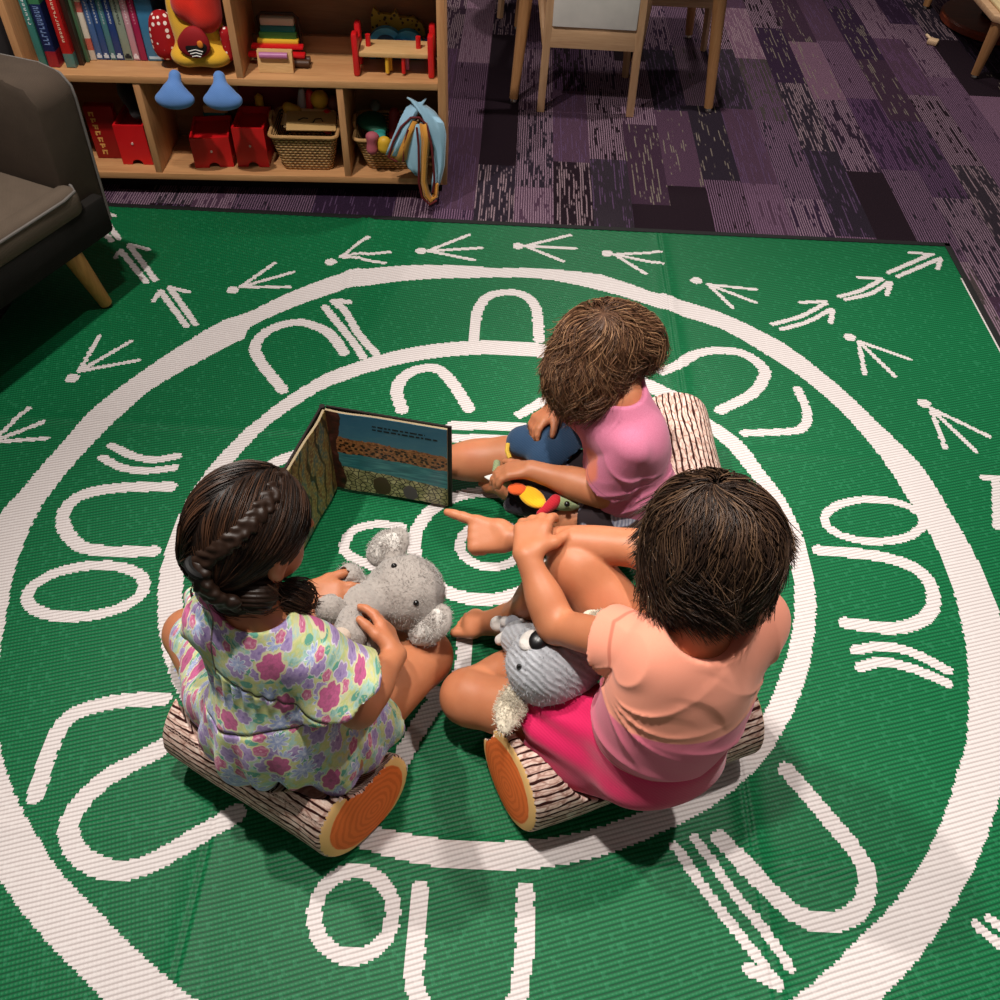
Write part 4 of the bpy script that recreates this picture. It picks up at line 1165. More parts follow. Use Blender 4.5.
    blob('shirt', S, .003, sm_, t, subs=subs, disp=folds, cut=lambda p: -((p-pel)@TR[2]-.004), attrs={'tz': lambda V: (V-pel)@TR[2]+.004*snoise(V, 9, 4), 'seam': seams})
    # collar band
    b = MB(); ring = [neck-TR[2]*.010-TR[1]*.010+(TR[0]*.058*math.cos(a)+TR[1]*.054*math.sin(a))+TR[2]*(.010*abs(math.cos(a))-.012*math.sin(a)-.006) for a in np.linspace(0, 2*PI, 40)[:-1]]
    b.tube(ring, .0042, 8, closed=True).build('neckband', plain('neckband_coral', 'f09c7c', .85), t)
    # shorts
    Q = [EL(pel-TR[2]*.0-TR[1]*.012, (.112, .096, .075), TR, .025), RC(hipL, hipL+(knL-hipL)*.40, .078, .070, .025), RC(hipR, hipR+(knR-hipR)*.56, .078, .068, .025),
         EL(pel-TR[1]*.045-TR[2]*.05, (.110, .066, .05), TR, .03), RC(hipL+A([0, -.03, -.03]), hipL+(knL-hipL)*.42+A([-.005, -.04, -.035]), .058, .040, .025)]
    def sfold(V, N):
        q = V-hipL; ax = unit(knL-hipL); s_ = q@ax
        a = np.arctan2(q@np.cross(ax, (0, 0, 1)), q[:, 2])
        f = .0042*np.sin(a*7+2*snoise(V, 12, 3))*np.clip(.3+s_*6, 0, 1.2)
        return f+.0035*snoise(V, 20, 12)
    subs = [EL(hipL+(knL-hipL)*.42+unit(knL-hipL)*.098, (.090,)*3, None, .006), EL(hipR+(knR-hipR)*.56+unit(knR-hipR)*.105, (.097,)*3, None, .006)]
    blob('shorts', Q, .0035, fabric('shorts_pink', 'c00f4c', 'e02263', .75, 500, .15, .3), t, subs=subs, disp=sfold, cut=lambda p: np.maximum((p-pel)@TR[2]-.045, .02-p[:, 2]))
    # hair
    fh = frame((-.5, .62, 0))
    vol = [EL(hc-HR[1]*.004+A([0, 0, .012]), (.075, .090, .079), HR, .02), EL(hc-HR[1]*.026+A([0, 0, -.038]), (.077, .064, .072), fh, .03),
           EL(hc+HR[0]*.046+A([0, 0, -.042]), (.030, .054, .062), fh, .02), EL(hc-HR[0]*.047+A([0, 0, -.042]), (.030, .052, .060), fh, .02)]
    face = [EL(hc+HR[1]*.095-HR[2]*.05, (.06, .055, .085), HR, .01), EL(hc-HR[2]*.15-HR[1]*.02+A([0, 0, -.02]), (.075, .08, .06), frame((-.5, .62, 0)), .02)]
    crown = hc+HR[2]*.085-HR[1]*.03
    hm = hair_mat('hair_dark', '1c120d', '3a281e', '634a36')
    def flow(p): v = p-crown; return v/np.maximum(np.linalg.norm(v, axis=1, keepdims=True), .02)
    st = sample(vol, 5200, hc, lambda p, d: (d@HR[1] < .75) & (p[:, 2] > hc[2]-.045), 3)
    parts = [base_hair(vol, .004, subs=face, disp=lambda V: -.004+.0025*np.sin(np.arctan2(*(V-hc)[:, :2].T)*38+3*snoise(V, 30, 2)))]
    parts.append(hair_strands('h', vol, st, flow, 17, .0095, .0011, hm, t, curl=1.1, cfreq=1.0, wave=.32, lift=.008, seed=4))
    st2 = sample(vol, 260, hc, lambda p, d: (d@HR[1] < .4) & (p[:, 2] < hc[2]-.01), 9)
    parts.append(hair_strands('h', vol, st2, flow, 19, .0078, .0008, hm, t, curl=1.5, cfreq=1.3, wave=.5, lift=.012, seed=7))
    hair_object('hair', parts, hm, t)
    KIDS['coral'] = (B, S, Q); return t
coral_girl()

# ------------------------------------------------------------------ girl in the floral dress
def floral():
    g = NT('floral_print'); P = g.attr('pat')
    big = g.noise(P, 9, 3)
    n2 = g.noise(g.vmath('ADD', P, (3, 7, 0)), 30, 3, .6)
    bg = g.ramp(n2, [(.30, '6fae9c'), (.42, 'a9cfc8'), (.50, 'bcc878'), (.58, 'd3cf8a'), (.70, '9cc4cf')])
    lf = g.vor(g.vmath('ADD', g.scalev(P, 1.0, 1.7, 1), (1.3, .4, 0)), 27, dim='2D')
    ln = g.math('ADD', lf.outputs['Distance'], g.math('MULTIPLY', g.noise(P, 60, 2), .3))
    bg = g.mix(g.math('MULTIPLY', g.math('SUBTRACT', 1.0, g.step(ln, .42, .50)), g.math('GREATER_THAN', g.n('SeparateColor', {0: lf.outputs['Color']}).outputs[0], .45)), bg, '3f9c86')
    swirl = g.noise(P, 75, 2, .5, dist=2.0)
    bg = g.mix(g.math('MULTIPLY', g.step(swirl, .56, .62), .55), bg, 'd8d69a')
    def flowers(c, scale, off, R, petals, amp, keep, colr, core, edge=None):
        v = g.vor(g.vmath('ADD', P, off), scale, dim='2D', rand=.8)
        vec = g.vmath('SUBTRACT', g.vmath('ADD', P, off), v.outputs['Position'])
        s = g.n('SeparateXYZ', {0: vec}).outputs
        sc = g.n('SeparateColor', {0: v.outputs['Color']}).outputs
        ang = g.math('ADD', g.math('ARCTAN2', s[1], s[0]), g.math('MULTIPLY', sc[1], 6.28))
        pet = g.math('MULTIPLY_ADD', g.math('ABSOLUTE', g.math('SINE', g.math('MULTIPLY', ang, petals/2))), amp, 1-amp)
        rr = g.math('DIVIDE', g.math('MULTIPLY', g.vmath('LENGTH', vec), 1.0/R), g.math('MULTIPLY_ADD', sc[2], .4, .7))
        rr = g.math('ADD', g.math('DIVIDE', rr, pet), g.math('MULTIPLY', g.math('SUBTRACT', g.noise(P, 120, 2), .5), .35))
        k = g.math('GREATER_THAN', sc[0], keep)
        if edge: c = g.mix(g.math('MULTIPLY', g.math('SUBTRACT', 1.0, g.step(rr, 1.12, 1.2)), k), c, edge)
        inner = g.mix(g.math('MULTIPLY', g.step(g.noise(g.vmath('ADD', P, (9, 2, 0)), 150, 2), .45, .6), .5), colr, core)
        inner = g.mix(g.step(rr, .12, .28), core, inner)
        return g.mix(g.math('MULTIPLY', g.math('SUBTRACT', 1.0, g.step(rr, .95, 1.02)), k), c, inner)
    c = flowers(bg, 24, (.31, .12, 0), .019, 6, .25, .35, 'a78bc4', '7c5aa8', 'd8cfe0')
    c = flowers(c, 20, (.77, .43, 0), .020, 9, .6, .45, '8f9fd2', 'cfd6ea', 'dfe2ea')
    c = flowers(c, 22, (.13, .87, 0), .013, 5, .2, .45, 'c2437f', 'e0a0b8', 'd9d2a0')
    c = flowers(c, 9.5, (.52, .21, 0), .027, 6, .22, .42, 'c43a85', '9c2268', 'dcd6a8')
    c = g.mix(g.math('SUBTRACT', 1.0, g.step(g.attr('seam', 'Fac'), .0010, .0022)), c, '3c2a1e')
    c = g.mix(.12, c, 'e0ddcf')
    g.bump(g.noise(g.coord(), 900, 2), .1, .001)
    return g.fin(c, .85, .15, **{'Sheen Weight': .1})
def floral_girl():
    t = thing('person', 'girl with braided dark hair in floral dress holding a grey plush on her lap', 'person', (-.30, .66, 0))
    pel, neck, hc = at(281, 720, .238), at(260, 618, .475), at(249, 525, .595)
    shR, shL = at(311, 653, .448), at(216, 620, .45)
    elR, wrR = at(358, 708, .335), at(395, 655, .27)
    elL, wrL = A([-.425, .80, .315]), at(306, 594, .275)
    hipR, knR, anR = A([-.245, .635, .20]), at(424, 657, .115), A([-.25, .90, .07])
    hipL, knL, anL = A([-.365, .640, .20]), at(190, 634, .125), A([-.36, .955, .07])
    HR = frame((.52, .72, -.44)); hp, hs = head(hc, HR, .93)
    tp, TR = torso(pel, neck, shL, shR)
    B = list(tp)+hp+[RC(neck-TR[2]*.01, hc-HR[2]*.05-HR[1]*.022, .038, .036, .02)]
    B += [tp[2:4]+limb(shR, elR, .034, .027, .02)+limb(elR, wrR, .028, .0195, .012, .027, .3)+hand(wrR, at(380, 614, .285)-wrR, A([.75, .3, .35]), -1, [(.2, .3, .3), (.25, .35, .3), (.3, .4, .3), (.3, .4, .3)], thumb=(.6, .35)),
          tp[2:4]+limb(shL, elL, .034, .027, .02)+limb(elL, wrL, .028, .0195, .012, .027, .3)+hand(wrL, at(350, 598, .268)-wrL, A([-.1, -.3, .95]), -1, [(.15, .3, .3), (.2, .3, .3), (.25, .35, .3), (.3, .35, .3)], thumb=(.7, .2)),
          tp[:1]+limb(hipR, knR, .062, .048, .03)+[EL(knR, (.048, .05, .047))]+limb(knR, anR, .043, .028, .012, .044, .35)+foot(anR, A([-.36, .93, .06]), s=.95),
          tp[:1]+limb(hipL, knL, .062, .047, .03)+limb(knL, anL, .043, .028, .012, .044, .35)+foot(anL, A([-.25, .985, .06]), s=.95)]
    blob('body', B, .003, skin_mat('skin_floral', 'ae6a47', 'c07d58'), t, subs=hs)
    eyes(hc, HR, t, .93)
    # dress
    D = [tp[0].grow(.008)]+[q.grow(.011) for q in tp[1:]]+[RC(neck-TR[2]*.01, hc-HR[2]*.09-HR[1]*.03, .038, .032, .02)]
    D += [EL(pel+TR[2]*.03, (.110, .088, .10), TR, .03), EL(pel+TR[1]*.004-TR[2]*.025, (.142, .078, .06), TR, .03), EL(pel+TR[1]*.05-TR[2]*.05+TR[0]*.05, (.085, .06, .05), TR, .02), RC(hipL, hipL+(knL-hipL)*.84, .072, .058, .03), RC(hipR+A([0, 0, -.015]), hipR+(knR-hipR)*.32+A([0, 0, -.012]), .066, .064, .015),
          RC(neck-TR[2]*.035, neck-TR[2]*.008, .055, .046, .02)]
    eR = shR+(elR-shR)*.60; eL = shL+(elL-shL)*.6
    D += [CUFF(shR, eR, .040, .068, .025), CUFF(shL, eL, .040, .060, .025), RC(hipR, hipR+(knR-hipR)*.28, .070, .066, .015)]
    subs = [EL(neck+TR[2]*.053+TR[1]*.002, (.056, .054, .055), TR, .006)]
    def folds(V, N):
        q = (V-pel)@TR.T; a = np.arctan2(q[:, 0], -q[:, 1])
        low = np.clip((.10-q[:, 2])/.12, 0, 1)
        f = .0065*low*np.sin(a*11+1.6*snoise(V, 9, 21))
        yoke = np.clip(1-np.abs(q[:, 2]-.165+.02*a)/.004, 0, 1); wst = np.clip(1-np.abs(q[:, 2]-.075-.018*np.sin(a*2))/.005, 0, 1)
        f -= .0030*yoke+.0032*wst
        f += .0035*np.sin(a*26)*np.exp(-((q[:, 2]-.14)/.022)**2)
        for sh, el in ((shR, elR), (shL, elL)):
            ax = unit(el-sh); s_ = (V-sh)@ax; rad_ = V-sh-s_[:, None]*ax; X = frame_z(el-sh)
            an = np.arctan2(rad_@X[1], rad_@X[0])
            f += np.where((s_ > .05) & (np.linalg.norm(rad_, axis=1) < .085), .0055*np.sin(an*6)*np.clip((s_-.05)*20, 0, 1), 0)
        return f+.002*snoise(V, 26, 22)
    def pat(V):
        q = (V-pel)@TR.T; a = np.arctan2(q[:, 0], -q[:, 1])
        rr = np.hypot(q[:, 0], q[:, 1])
        return np.stack([a*(.015+rr), q[:, 2]-rr+.1, 0*a], 1)+.006*np.stack([snoise(V, 12, 31), snoise(V, 12, 32), 0*a], 1)
    def seam(V):
        q = (V-pel)@TR.T; a = np.arctan2(q[:, 0], -q[:, 1]); w = .003*snoise(V, 30, 33)
        y = np.abs(q[:, 2]-.165+.02*a+w)+1*(np.abs(a) > 1.2); z = np.abs(q[:, 2]-.075-.018*np.sin(a*2)+w)+1*(np.abs(a) > 1.4)
        x = np.abs(q[:, 0]+.045+w)+1*(q[:, 2] < .165)+1*(q[:, 1] > 0)
        return np.minimum(np.minimum(y, z), x)
    fm = floral()
    blob('dress', D, .003, fm, t, subs=subs, disp=folds, cut=lambda p: np.maximum(.145+.13*(p[:, 0]+.3)+.010*np.sin(p[:, 0]*45)-p[:, 2], -(p@TR[2]-pel@TR[2]+.13)), attrs={'pat': pat, 'seam': seam})
    # hair: combed close to the head
    vol = [EL(hc-HR[1]*.004+HR[2]*.005, (.0685, .085, .0765), HR, .015), EL(hc-HR[1]*.042-HR[2]*.038, (.047, .039, .042), HR, .02)]
    face = [EL(hc+HR[1]*.085-HR[2]*.045, (.078, .062, .075), HR, .012), EL(hc+HR[0]*.075-HR[2]*.03+HR[1]*.01, (.02, .03, .045), HR, .01), EL(hc-HR[0]*.075-HR[2]*.03+HR[1]*.01, (.02, .03, .045), HR, .01), EL(hc-HR[2]*.12, (.08, .08, .045), HR, .02)]
    hm = hair_mat('hair_braid', '120b08', '2a190f', '4d3120')
    nape = hc-HR[1]*.072-HR[2]*.052
    def flow(p):
        side = np.sign((p-hc)@HR[0])[:, None]
        tgt = nape+HR[0]*side*.03
        v = tgt-p; return v/np.maximum(np.linalg.norm(v, axis=1, keepdims=True), .02)
    st = sample(vol, 3600, hc, lambda p, d: (d@HR[1]-.55*(d@HR[2]) < .62) & (d@HR[2] > -.45), 13)
    parts = [base_hair(vol, .004, subs=face)]
    parts.append(hair_strands('h', vol, st, flow, 10, .0105, .0009, hm, t, wave=.06, lift=.003, seed=5, grav=.1, off=.002))
    # braids
    def braid(pts, r, m=16):
        pts = np.array(pts); seg = np.linspace(0, len(pts)-1, m); P = []; R2 = []
        for i, s in enumerate(seg):
            k = min(int(s), len(pts)-2); p = pts[k]+(pts[k+1]-pts[k])*(s-k); d = unit(pts[k+1]-pts[k])
            up = unit(p-hc); up = unit(up-np.dot(up, d)*d); lat = np.cross(d, up)*(1 if i % 2 else -1)
            P.append(EL(p+lat*r*.42, (r*.55, r*1.05, r*.62), np.array([unit(lat-d*.9), unit(d+lat*.9), up]), .003))
        return P
    X = lambda a, b, d: hc+HR[0]*a+HR[1]*b+HR[2]*d
    def drop(px, py, off=.0015):
        q = at(px, py, .72); c_ = A([0, 0, CAMH])
        for _ in range(60): q = q-unit(c_-q)*max(min(field(vol, q[None])[0], .02), -.02)*.8
        return q+unit(q-hc)*off
    br1 = [drop(*q) for q in ((281, 474), (273, 492), (262, 508), (248, 524), (234, 537), (220, 548), (207, 557))]
    br1.append(br1[-1]+A([-.012, -.004, -.016]))
    bp = braid(br1, .0118, 26)
    bb = base_hair(bp, .0018, disp=lambda V: .0007*snoise(V, 420, 6), rnd=.45); parts.append(bb)
    e0 = br1[-1]
    tail = [e0, e0+A([.004, -.012, -.022]), e0+A([.018, -.018, -.04]), e0+A([.04, -.016, -.052])]
    parts.append(base_hair(braid(tail, .0155, 10), .0020, disp=lambda V: .0008*snoise(V, 420, 7), rnd=.35))
    # gathered curl of the other braid, resting on the shoulder
    q0 = at(279, 597, .495)
    curl_ = [EL(q0, (.037, .020, .021), frame((.2, 1, .1)), .012), EL(q0+A([-.03, -.004, -.004]), (.026, .018, .018), None, .012), EL(q0+A([.024, .012, -.012]), (.020, .02, .022), None, .012), EL(at(254, 594, .54), (.032, .026, .026), None, .012), EL(at(234, 597, .53), (.030, .024, .026), None, .012), EL(at(216, 591, .52), (.026, .024, .026), None, .012)]
    parts.append(base_hair(curl_, .0025, disp=lambda V: .0012*np.sin((V[:, 1]+V[:, 2])*700), rnd=.4))
    ts = sample(curl_, 260, q0, lambda p, d: p[:, 2] > -1, 17)
    parts.append(hair_strands('h', curl_, ts, lambda p: np.tile(A([.9, -.15, -.15]), (len(p), 1)), 8, .007, .0008, hm, t, curl=.5, wave=.15, lift=.002, seed=19, grav=.2))
    ts = sample([EL(at(218, 588, .47), (.036, .028, .026))], 160, at(218, 588, .47), lambda p, d: p[:, 2] > -1, 23)
    parts.append(hair_strands('h', [EL(at(218, 588, .47), (.034, .026, .024))], ts, lambda p: np.tile(A([.3, -.4, -.6]), (len(p), 1)), 9, .006, .0009, hm, t, curl=1.4, wave=.4, lift=.004, seed=29, grav=.5))
    hair_object('hair', parts, hm, t)
    d_ = unit(br1[-1]-br1[-2]); F2 = frame_z(d_)
    MB().tube([e0+(F2[0]*math.cos(a)+F2[1]*math.sin(a))*.0135 for a in np.linspace(0, 2*PI, 20)[:-1]], .0055, 8, closed=True).build('hair_tie', plain('tie_black', '0a0909', .7), t)
    KIDS['floral'] = (B, D, []); return t
floral_girl()

# ------------------------------------------------------------------ toddler in the pink shirt
def toddler():
    t = thing('person', 'toddler with light brown hair in pink shirt, head bowed over a bird toy', 'person', (.25, 1.25, 0))
    pel, neck, hc = at(628, 498, .165), at(622, 402, .395), at(600, 352, .465)
    shL, shR = at(630, 450, .345), A([.140, 1.295, .350])
    elL, wrL = at(604, 492, .215), at(531, 470, .215)
    elR, wrR = at(584, 390, .235), at(555, 408, .215)
    hipL, knL, anL = A([.262, 1.180, .125]), at(566, 517, .125), at(508, 484, .062)
    hipR, knR, anR = A([.225, 1.275, .125]), at(506, 458, .095), at(425, 464, .055)
    HR = frame((-.62, -.28, -.73)); hp, hs = head(hc, HR, .90)
    tp, TR = torso(pel, neck, shL, shR, .92)
    B = list(tp)+hp+[RC(neck-TR[2]*.01, hc-HR[2]*.045-HR[1]*.02, .037, .035, .02)]
    B += [tp[2:4]+limb(shL, elL, .035, .030, .02)+limb(elL, wrL, .031, .0205, .012, .031, .3)+hand(wrL, at(497, 472, .205)-wrL, A([.1, .25, .95]), 1, [(.3, .5, .4), (.35, .5, .4), (.4, .6, .4), (.4, .6, .4)], thumb=(.85, .1), s=.92),
          tp[2:4]+limb(shR, elR, .034, .029, .02)+limb(elR, wrR, .030, .0205, .012, .030, .3)+hand(wrR, at(532, 425, .205)-wrR, A([-.25, .3, .9]), -1, [(.25, .5, .4), (.4, .6, .5), (.5, .6, .5), (.5, .7, .5)], thumb=(.7, .5), s=.92),
          tp[:1]+limb(hipL, knL, .062, .046, .03)+limb(knL, anL, .043, .029, .012, .044, .35)+foot(anL, at(482, 470, .055), s=.85),
          tp[:1]+limb(hipR, knR, .062, .048, .03)+limb(knR, anR, .045, .030, .012, .046, .35)+foot(anR, at(395, 462, .06), s=.85)]
    blob('body', B, .003, skin_mat('skin_toddler', 'b06c48', 'c4825d'), t, subs=hs)
    eyes(hc, HR, t, .90)
    S = [q.grow(.010) for q in tp]+[RC(neck-TR[2]*.01, hc-HR[2]*.05-HR[1]*.03, .039, .034, .02)]
    S += [[CUFF(shL-(elL-shL)*.05, shL+(elL-shL)*.70, .040, .055, .05)], CUFF(shR, shR+(elR-shR)*.6, .036, .050, .05), EL(pel+TR[2]*.15-TR[1]*.004, (.086, .062, .08), TR, .04), EL(pel+TR[2]*.045-TR[1]*.01, (.094, .082, .07), TR, .03), RC(neck-TR[2]*.035, neck-TR[2]*.01, .05, .045, .02)]
    subs = [EL(neck+TR[2]*.053, (.056, .052, .055), TR, .006)]
    def folds(V, N):
        q = (V-pel)@TR.T
        f = creases(q+.012*np.stack([snoise(V, 22, 55), 0*V[:, 0], snoise(V, 22, 56)], 1), A([-.125, 0, .09]), 9, .0075, .13)
        return f+.006*((1-np.abs(np.sin(q[:, 2]*52+q[:, 1]*16+1.5*snoise(V, 12, 41))))**2-.2)*np.exp(-((q[:, 2]-.05)/.05)**2)+.002*snoise(V, 22, 42)
    def hems(V): return np.minimum(np.abs((V-shL-(elL-shL)*.70)@unit(elL-shL)+.012)+(np.linalg.norm(V-shL-(elL-shL)*.7, axis=1) > .075), 1.0)
    g = NT('shirt_pink'); o = g.coord()
    f = g.attr('front', 'Fac')
    cc = g.mix(g.noise(o, 500, 2), 'b8617f', 'cd7d98')
    cc = g.mix(g.math('MULTIPLY', g.math('SUBTRACT', 1.0, g.step(g.math('ADD', f, g.math('MULTIPLY', g.noise(o, 40, 2), .02)), .035, .05)), .8), cc, 'd9764a')
    cc = g.mix(g.math('MULTIPLY', g.math('SUBTRACT', 1.0, g.step(g.attr('hem', 'Fac'), .0006, .0022)), .5), cc, '8f4f68')
    fc = pel+TR[2]*.13+TR[1]*.085-TR[0]*.0
    blob('shirt', S, .003, g.fin(cc, .88, .2, **{'Sheen Weight': .15}), t, subs=subs, disp=folds, cut=lambda p: -((p-pel)@TR[2]+.02), attrs={'front': lambda V: np.linalg.norm(V-fc, axis=1), 'hem': hems})
    Q = [EL(pel-TR[2]*.01, (.100, .088, .075), TR, .03), RC(hipL, hipL+(knL-hipL)*.62, .073, .062, .03), RC(hipR, hipR+(knR-hipR)*.45, .072, .064, .03)]
    g = NT('shorts_dark'); o = g.coord()
    pa = g.step(g.noise(o, 17, 1), .56, .60)
    cc = g.mix(pa, '2c2326', g.mix(g.step(g.n('TexWave', {'Vector': o, 'Scale': 45.0, 'Distortion': 4.0}).outputs[1], .4, .6), '7d7f92', 'a8a9b5'))
    blob('shorts', Q, .0035, g.fin(cc, .85, .2), t, disp=lambda V, N: .003*snoise(V, 28, 44), subs=[EL(hipL+(knL-hipL)*.62+unit(knL-hipL)*.09, (.082,)*3, None, .006)], cut=lambda p: np.maximum((p-pel)@TR[2]-.04, .012-p[:, 2]))
    # tousled hair falling forward over the face
    vol = [EL(hc-HR[1]*.004+HR[2]*.006, (.072, .087, .077), HR, .02), EL(hc+HR[1]*.030-HR[2]*.005+A([-.008, -.018, -.02]), (.066, .058, .062), HR, .03), EL(hc-HR[1]*.055-HR[2]*.035, (.058, .042, .05), HR, .02)]
    crown = hc+HR[2]*.07-HR[1]*.062
    hm = hair_mat('hair_light', '38251a', '6a4833', 'a37c5a')
    def flow(p): v = p-crown; return v/np.maximum(np.linalg.norm(v, axis=1, keepdims=True), .02)
    st = sample(vol, 5200, hc, lambda p, d: (d@HR[2] > -.35) & (p[:, 2] > hc[2]-.075), 51)
    face = [EL(hc+HR[1]*.10-HR[2]*.055+A([0, 0, -.035]), (.06, .05, .06), HR, .01), EL(hc-HR[2]*.12, (.08, .09, .05), HR, .02)]
    parts = [base_hair(vol, .004, subs=face, disp=lambda V: -.0015+.002*snoise(V, 60, 3), rnd=.25)]
    parts.append(hair_strands('h', vol, st, flow, 14, .0098, .0009, hm, t, curl=1.2, wave=.5, cfreq=1.0, lift=.011, seed=52, grav=.3))
    st2 = sample(vol, 420, hc, lambda p, d: (d@HR[2] > -.5) & (p[:, 2] < hc[2]+.03), 53)
    parts.append(hair_strands('h', vol, st2, flow, 17, .0078, .0007, hm, t, curl=1.5, wave=.5, cfreq=1.2, lift=.013, seed=54, grav=.5))
    hair_object('hair', parts, hm, t)
    KIDS['toddler'] = (B, S, Q); return t
toddler()
# ================================================================== log cushions
def bark():
    g = NT('bark_print'); P = g.attr('pat'); sp = g.n('SeparateXYZ', {0: P}).outputs
    warp = g.noise(g.scalev(P, 11, 24, 1), 1.0, 3, .6, out=1)
    W2 = g.vmath('ADD', P, g.vmath('MULTIPLY', g.vmath('SUBTRACT', warp, (.5, .5, .5)), (.05, .020, 0)))
    w2 = g.n('SeparateXYZ', {0: W2}).outputs
    line = g.math('ABSOLUTE', g.math('SINE', g.math('MULTIPLY', w2[1], PI/.0128)))
    thick = g.math('MULTIPLY_ADD', g.noise(g.scalev(P, 26, 70, 1), 1.0, 3, .6), .95, -.05)
    cr = g.math('SUBTRACT', 1.0, g.step(g.math('SUBTRACT', line, thick), -.06, .10))
    v2 = g.vor(g.scalev(W2, 34, 90, 0), 1.0, 'DISTANCE_TO_EDGE', '2D', 1.0)
    cr2 = g.math('SUBTRACT', 1.0, g.step(v2.outputs[0], .03, .12))
    base = g.ramp(g.noise(g.scalev(P, 60, 140, 1), 1.0, 4, .65), [(.3, 'a87c6e'), (.48, 'dab9aa'), (.68, 'f0dbcf')])
    c = g.mix(g.math('MULTIPLY', cr2, .55), base, '8a4a3a')
    c = g.mix(cr, c, '35120f')
    g.bump(g.noise(g.coord(), 300, 2), .08, .001)
    return g.fin(c, .85, .2)
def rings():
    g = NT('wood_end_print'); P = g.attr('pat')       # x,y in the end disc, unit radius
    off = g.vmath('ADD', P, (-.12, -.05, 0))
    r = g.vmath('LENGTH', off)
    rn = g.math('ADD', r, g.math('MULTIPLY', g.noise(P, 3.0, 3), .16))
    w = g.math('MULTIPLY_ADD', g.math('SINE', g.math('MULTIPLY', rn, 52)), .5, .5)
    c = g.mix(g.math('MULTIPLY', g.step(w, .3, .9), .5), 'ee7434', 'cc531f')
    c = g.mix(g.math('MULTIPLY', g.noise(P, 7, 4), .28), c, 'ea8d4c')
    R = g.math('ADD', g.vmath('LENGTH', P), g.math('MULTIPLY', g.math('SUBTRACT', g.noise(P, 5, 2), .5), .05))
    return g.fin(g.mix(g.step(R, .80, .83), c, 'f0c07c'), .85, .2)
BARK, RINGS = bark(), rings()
def log(label, a, b, r, avoid, tilt=(0, 0, 0)):
    a, b = np.asarray(a, float), np.asarray(b, float); ax = unit(b-a); X = frame_z(ax); L = np.linalg.norm(b-a)
    mid = (a+b)/2
    t = thing('log_cushion', label, 'cushion', (mid[0], mid[1], 0), 0, 'printed log cushions')
    core = RC(a-ax*.0, b+ax*.0, r, r, 0)
    na = unit(-ax+np.asarray(tilt, float))
    def cut(p):
        s = (p-mid)@ax; rad = np.linalg.norm(p-mid-s[..., None]*ax, axis=-1)
        dome = .012*np.sqrt(np.clip(1-(rad/r)**2, 0, 1))
        cap = np.maximum(s-L/2, (p-a)@na)-dome
        return np.maximum(cap, .0175-p[..., 2]*1.0)
    def extra(p, D):
        for q in avoid: D = np.maximum(D, -(field(q, p)-.010))
        return D
    big = RC(a-ax*.10, b+ax*.05, r, r, 0)
    V, F = mesh_sdf([big], .0035, cut, (), 2, extra=extra)
    q = V-mid; s = q@ax
    ang = np.arctan2(q@X[1], q@X[0])
    V = V+vnormals(V, F)*(.0016*snoise(V, 30, 61))[:, None]
    fc = V[F].mean(1)-mid; fs = fc@ax; fr = np.linalg.norm(fc-fs[:, None]*ax, axis=1)
    fn = np.cross(V[F[:, 2]]-V[F[:, 0]], V[F[:, 3]]-V[F[:, 1]]); fn /= np.maximum(np.linalg.norm(fn, axis=1, keepdims=True), 1e-12)
    ea = (fn@na > .8) & (((fc+mid-a)@na) > -.02); eb = (fn@ax > .75) & (fs > L/2-.02); end = ea | eb
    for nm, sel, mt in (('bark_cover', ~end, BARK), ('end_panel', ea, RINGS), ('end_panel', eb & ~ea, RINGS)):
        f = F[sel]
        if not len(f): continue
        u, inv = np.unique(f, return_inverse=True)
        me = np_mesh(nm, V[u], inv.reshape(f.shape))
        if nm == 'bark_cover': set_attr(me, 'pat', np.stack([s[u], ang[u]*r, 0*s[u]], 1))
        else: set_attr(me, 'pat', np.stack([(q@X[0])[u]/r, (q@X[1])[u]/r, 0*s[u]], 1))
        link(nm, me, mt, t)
    b_ = MB()
    return t
al = [flat(KIDS[k][i]) for k in KIDS for i in range(3) if KIDS[k][i]]
log('printed log cushion under the girl in the floral dress', at(364, 805, .098), at(204, 706, .098), .094, al, (0, -.24, .12))
log('printed log cushion under the girl in the coral shirt', at(510, 778, .098), at(735, 704, .098), .09, al, (0, -.16, .10))
log('printed log cushion standing behind the toddler in pink', A([.400, 1.225, .098]), A([.383, 1.525, .098]), .088, al)

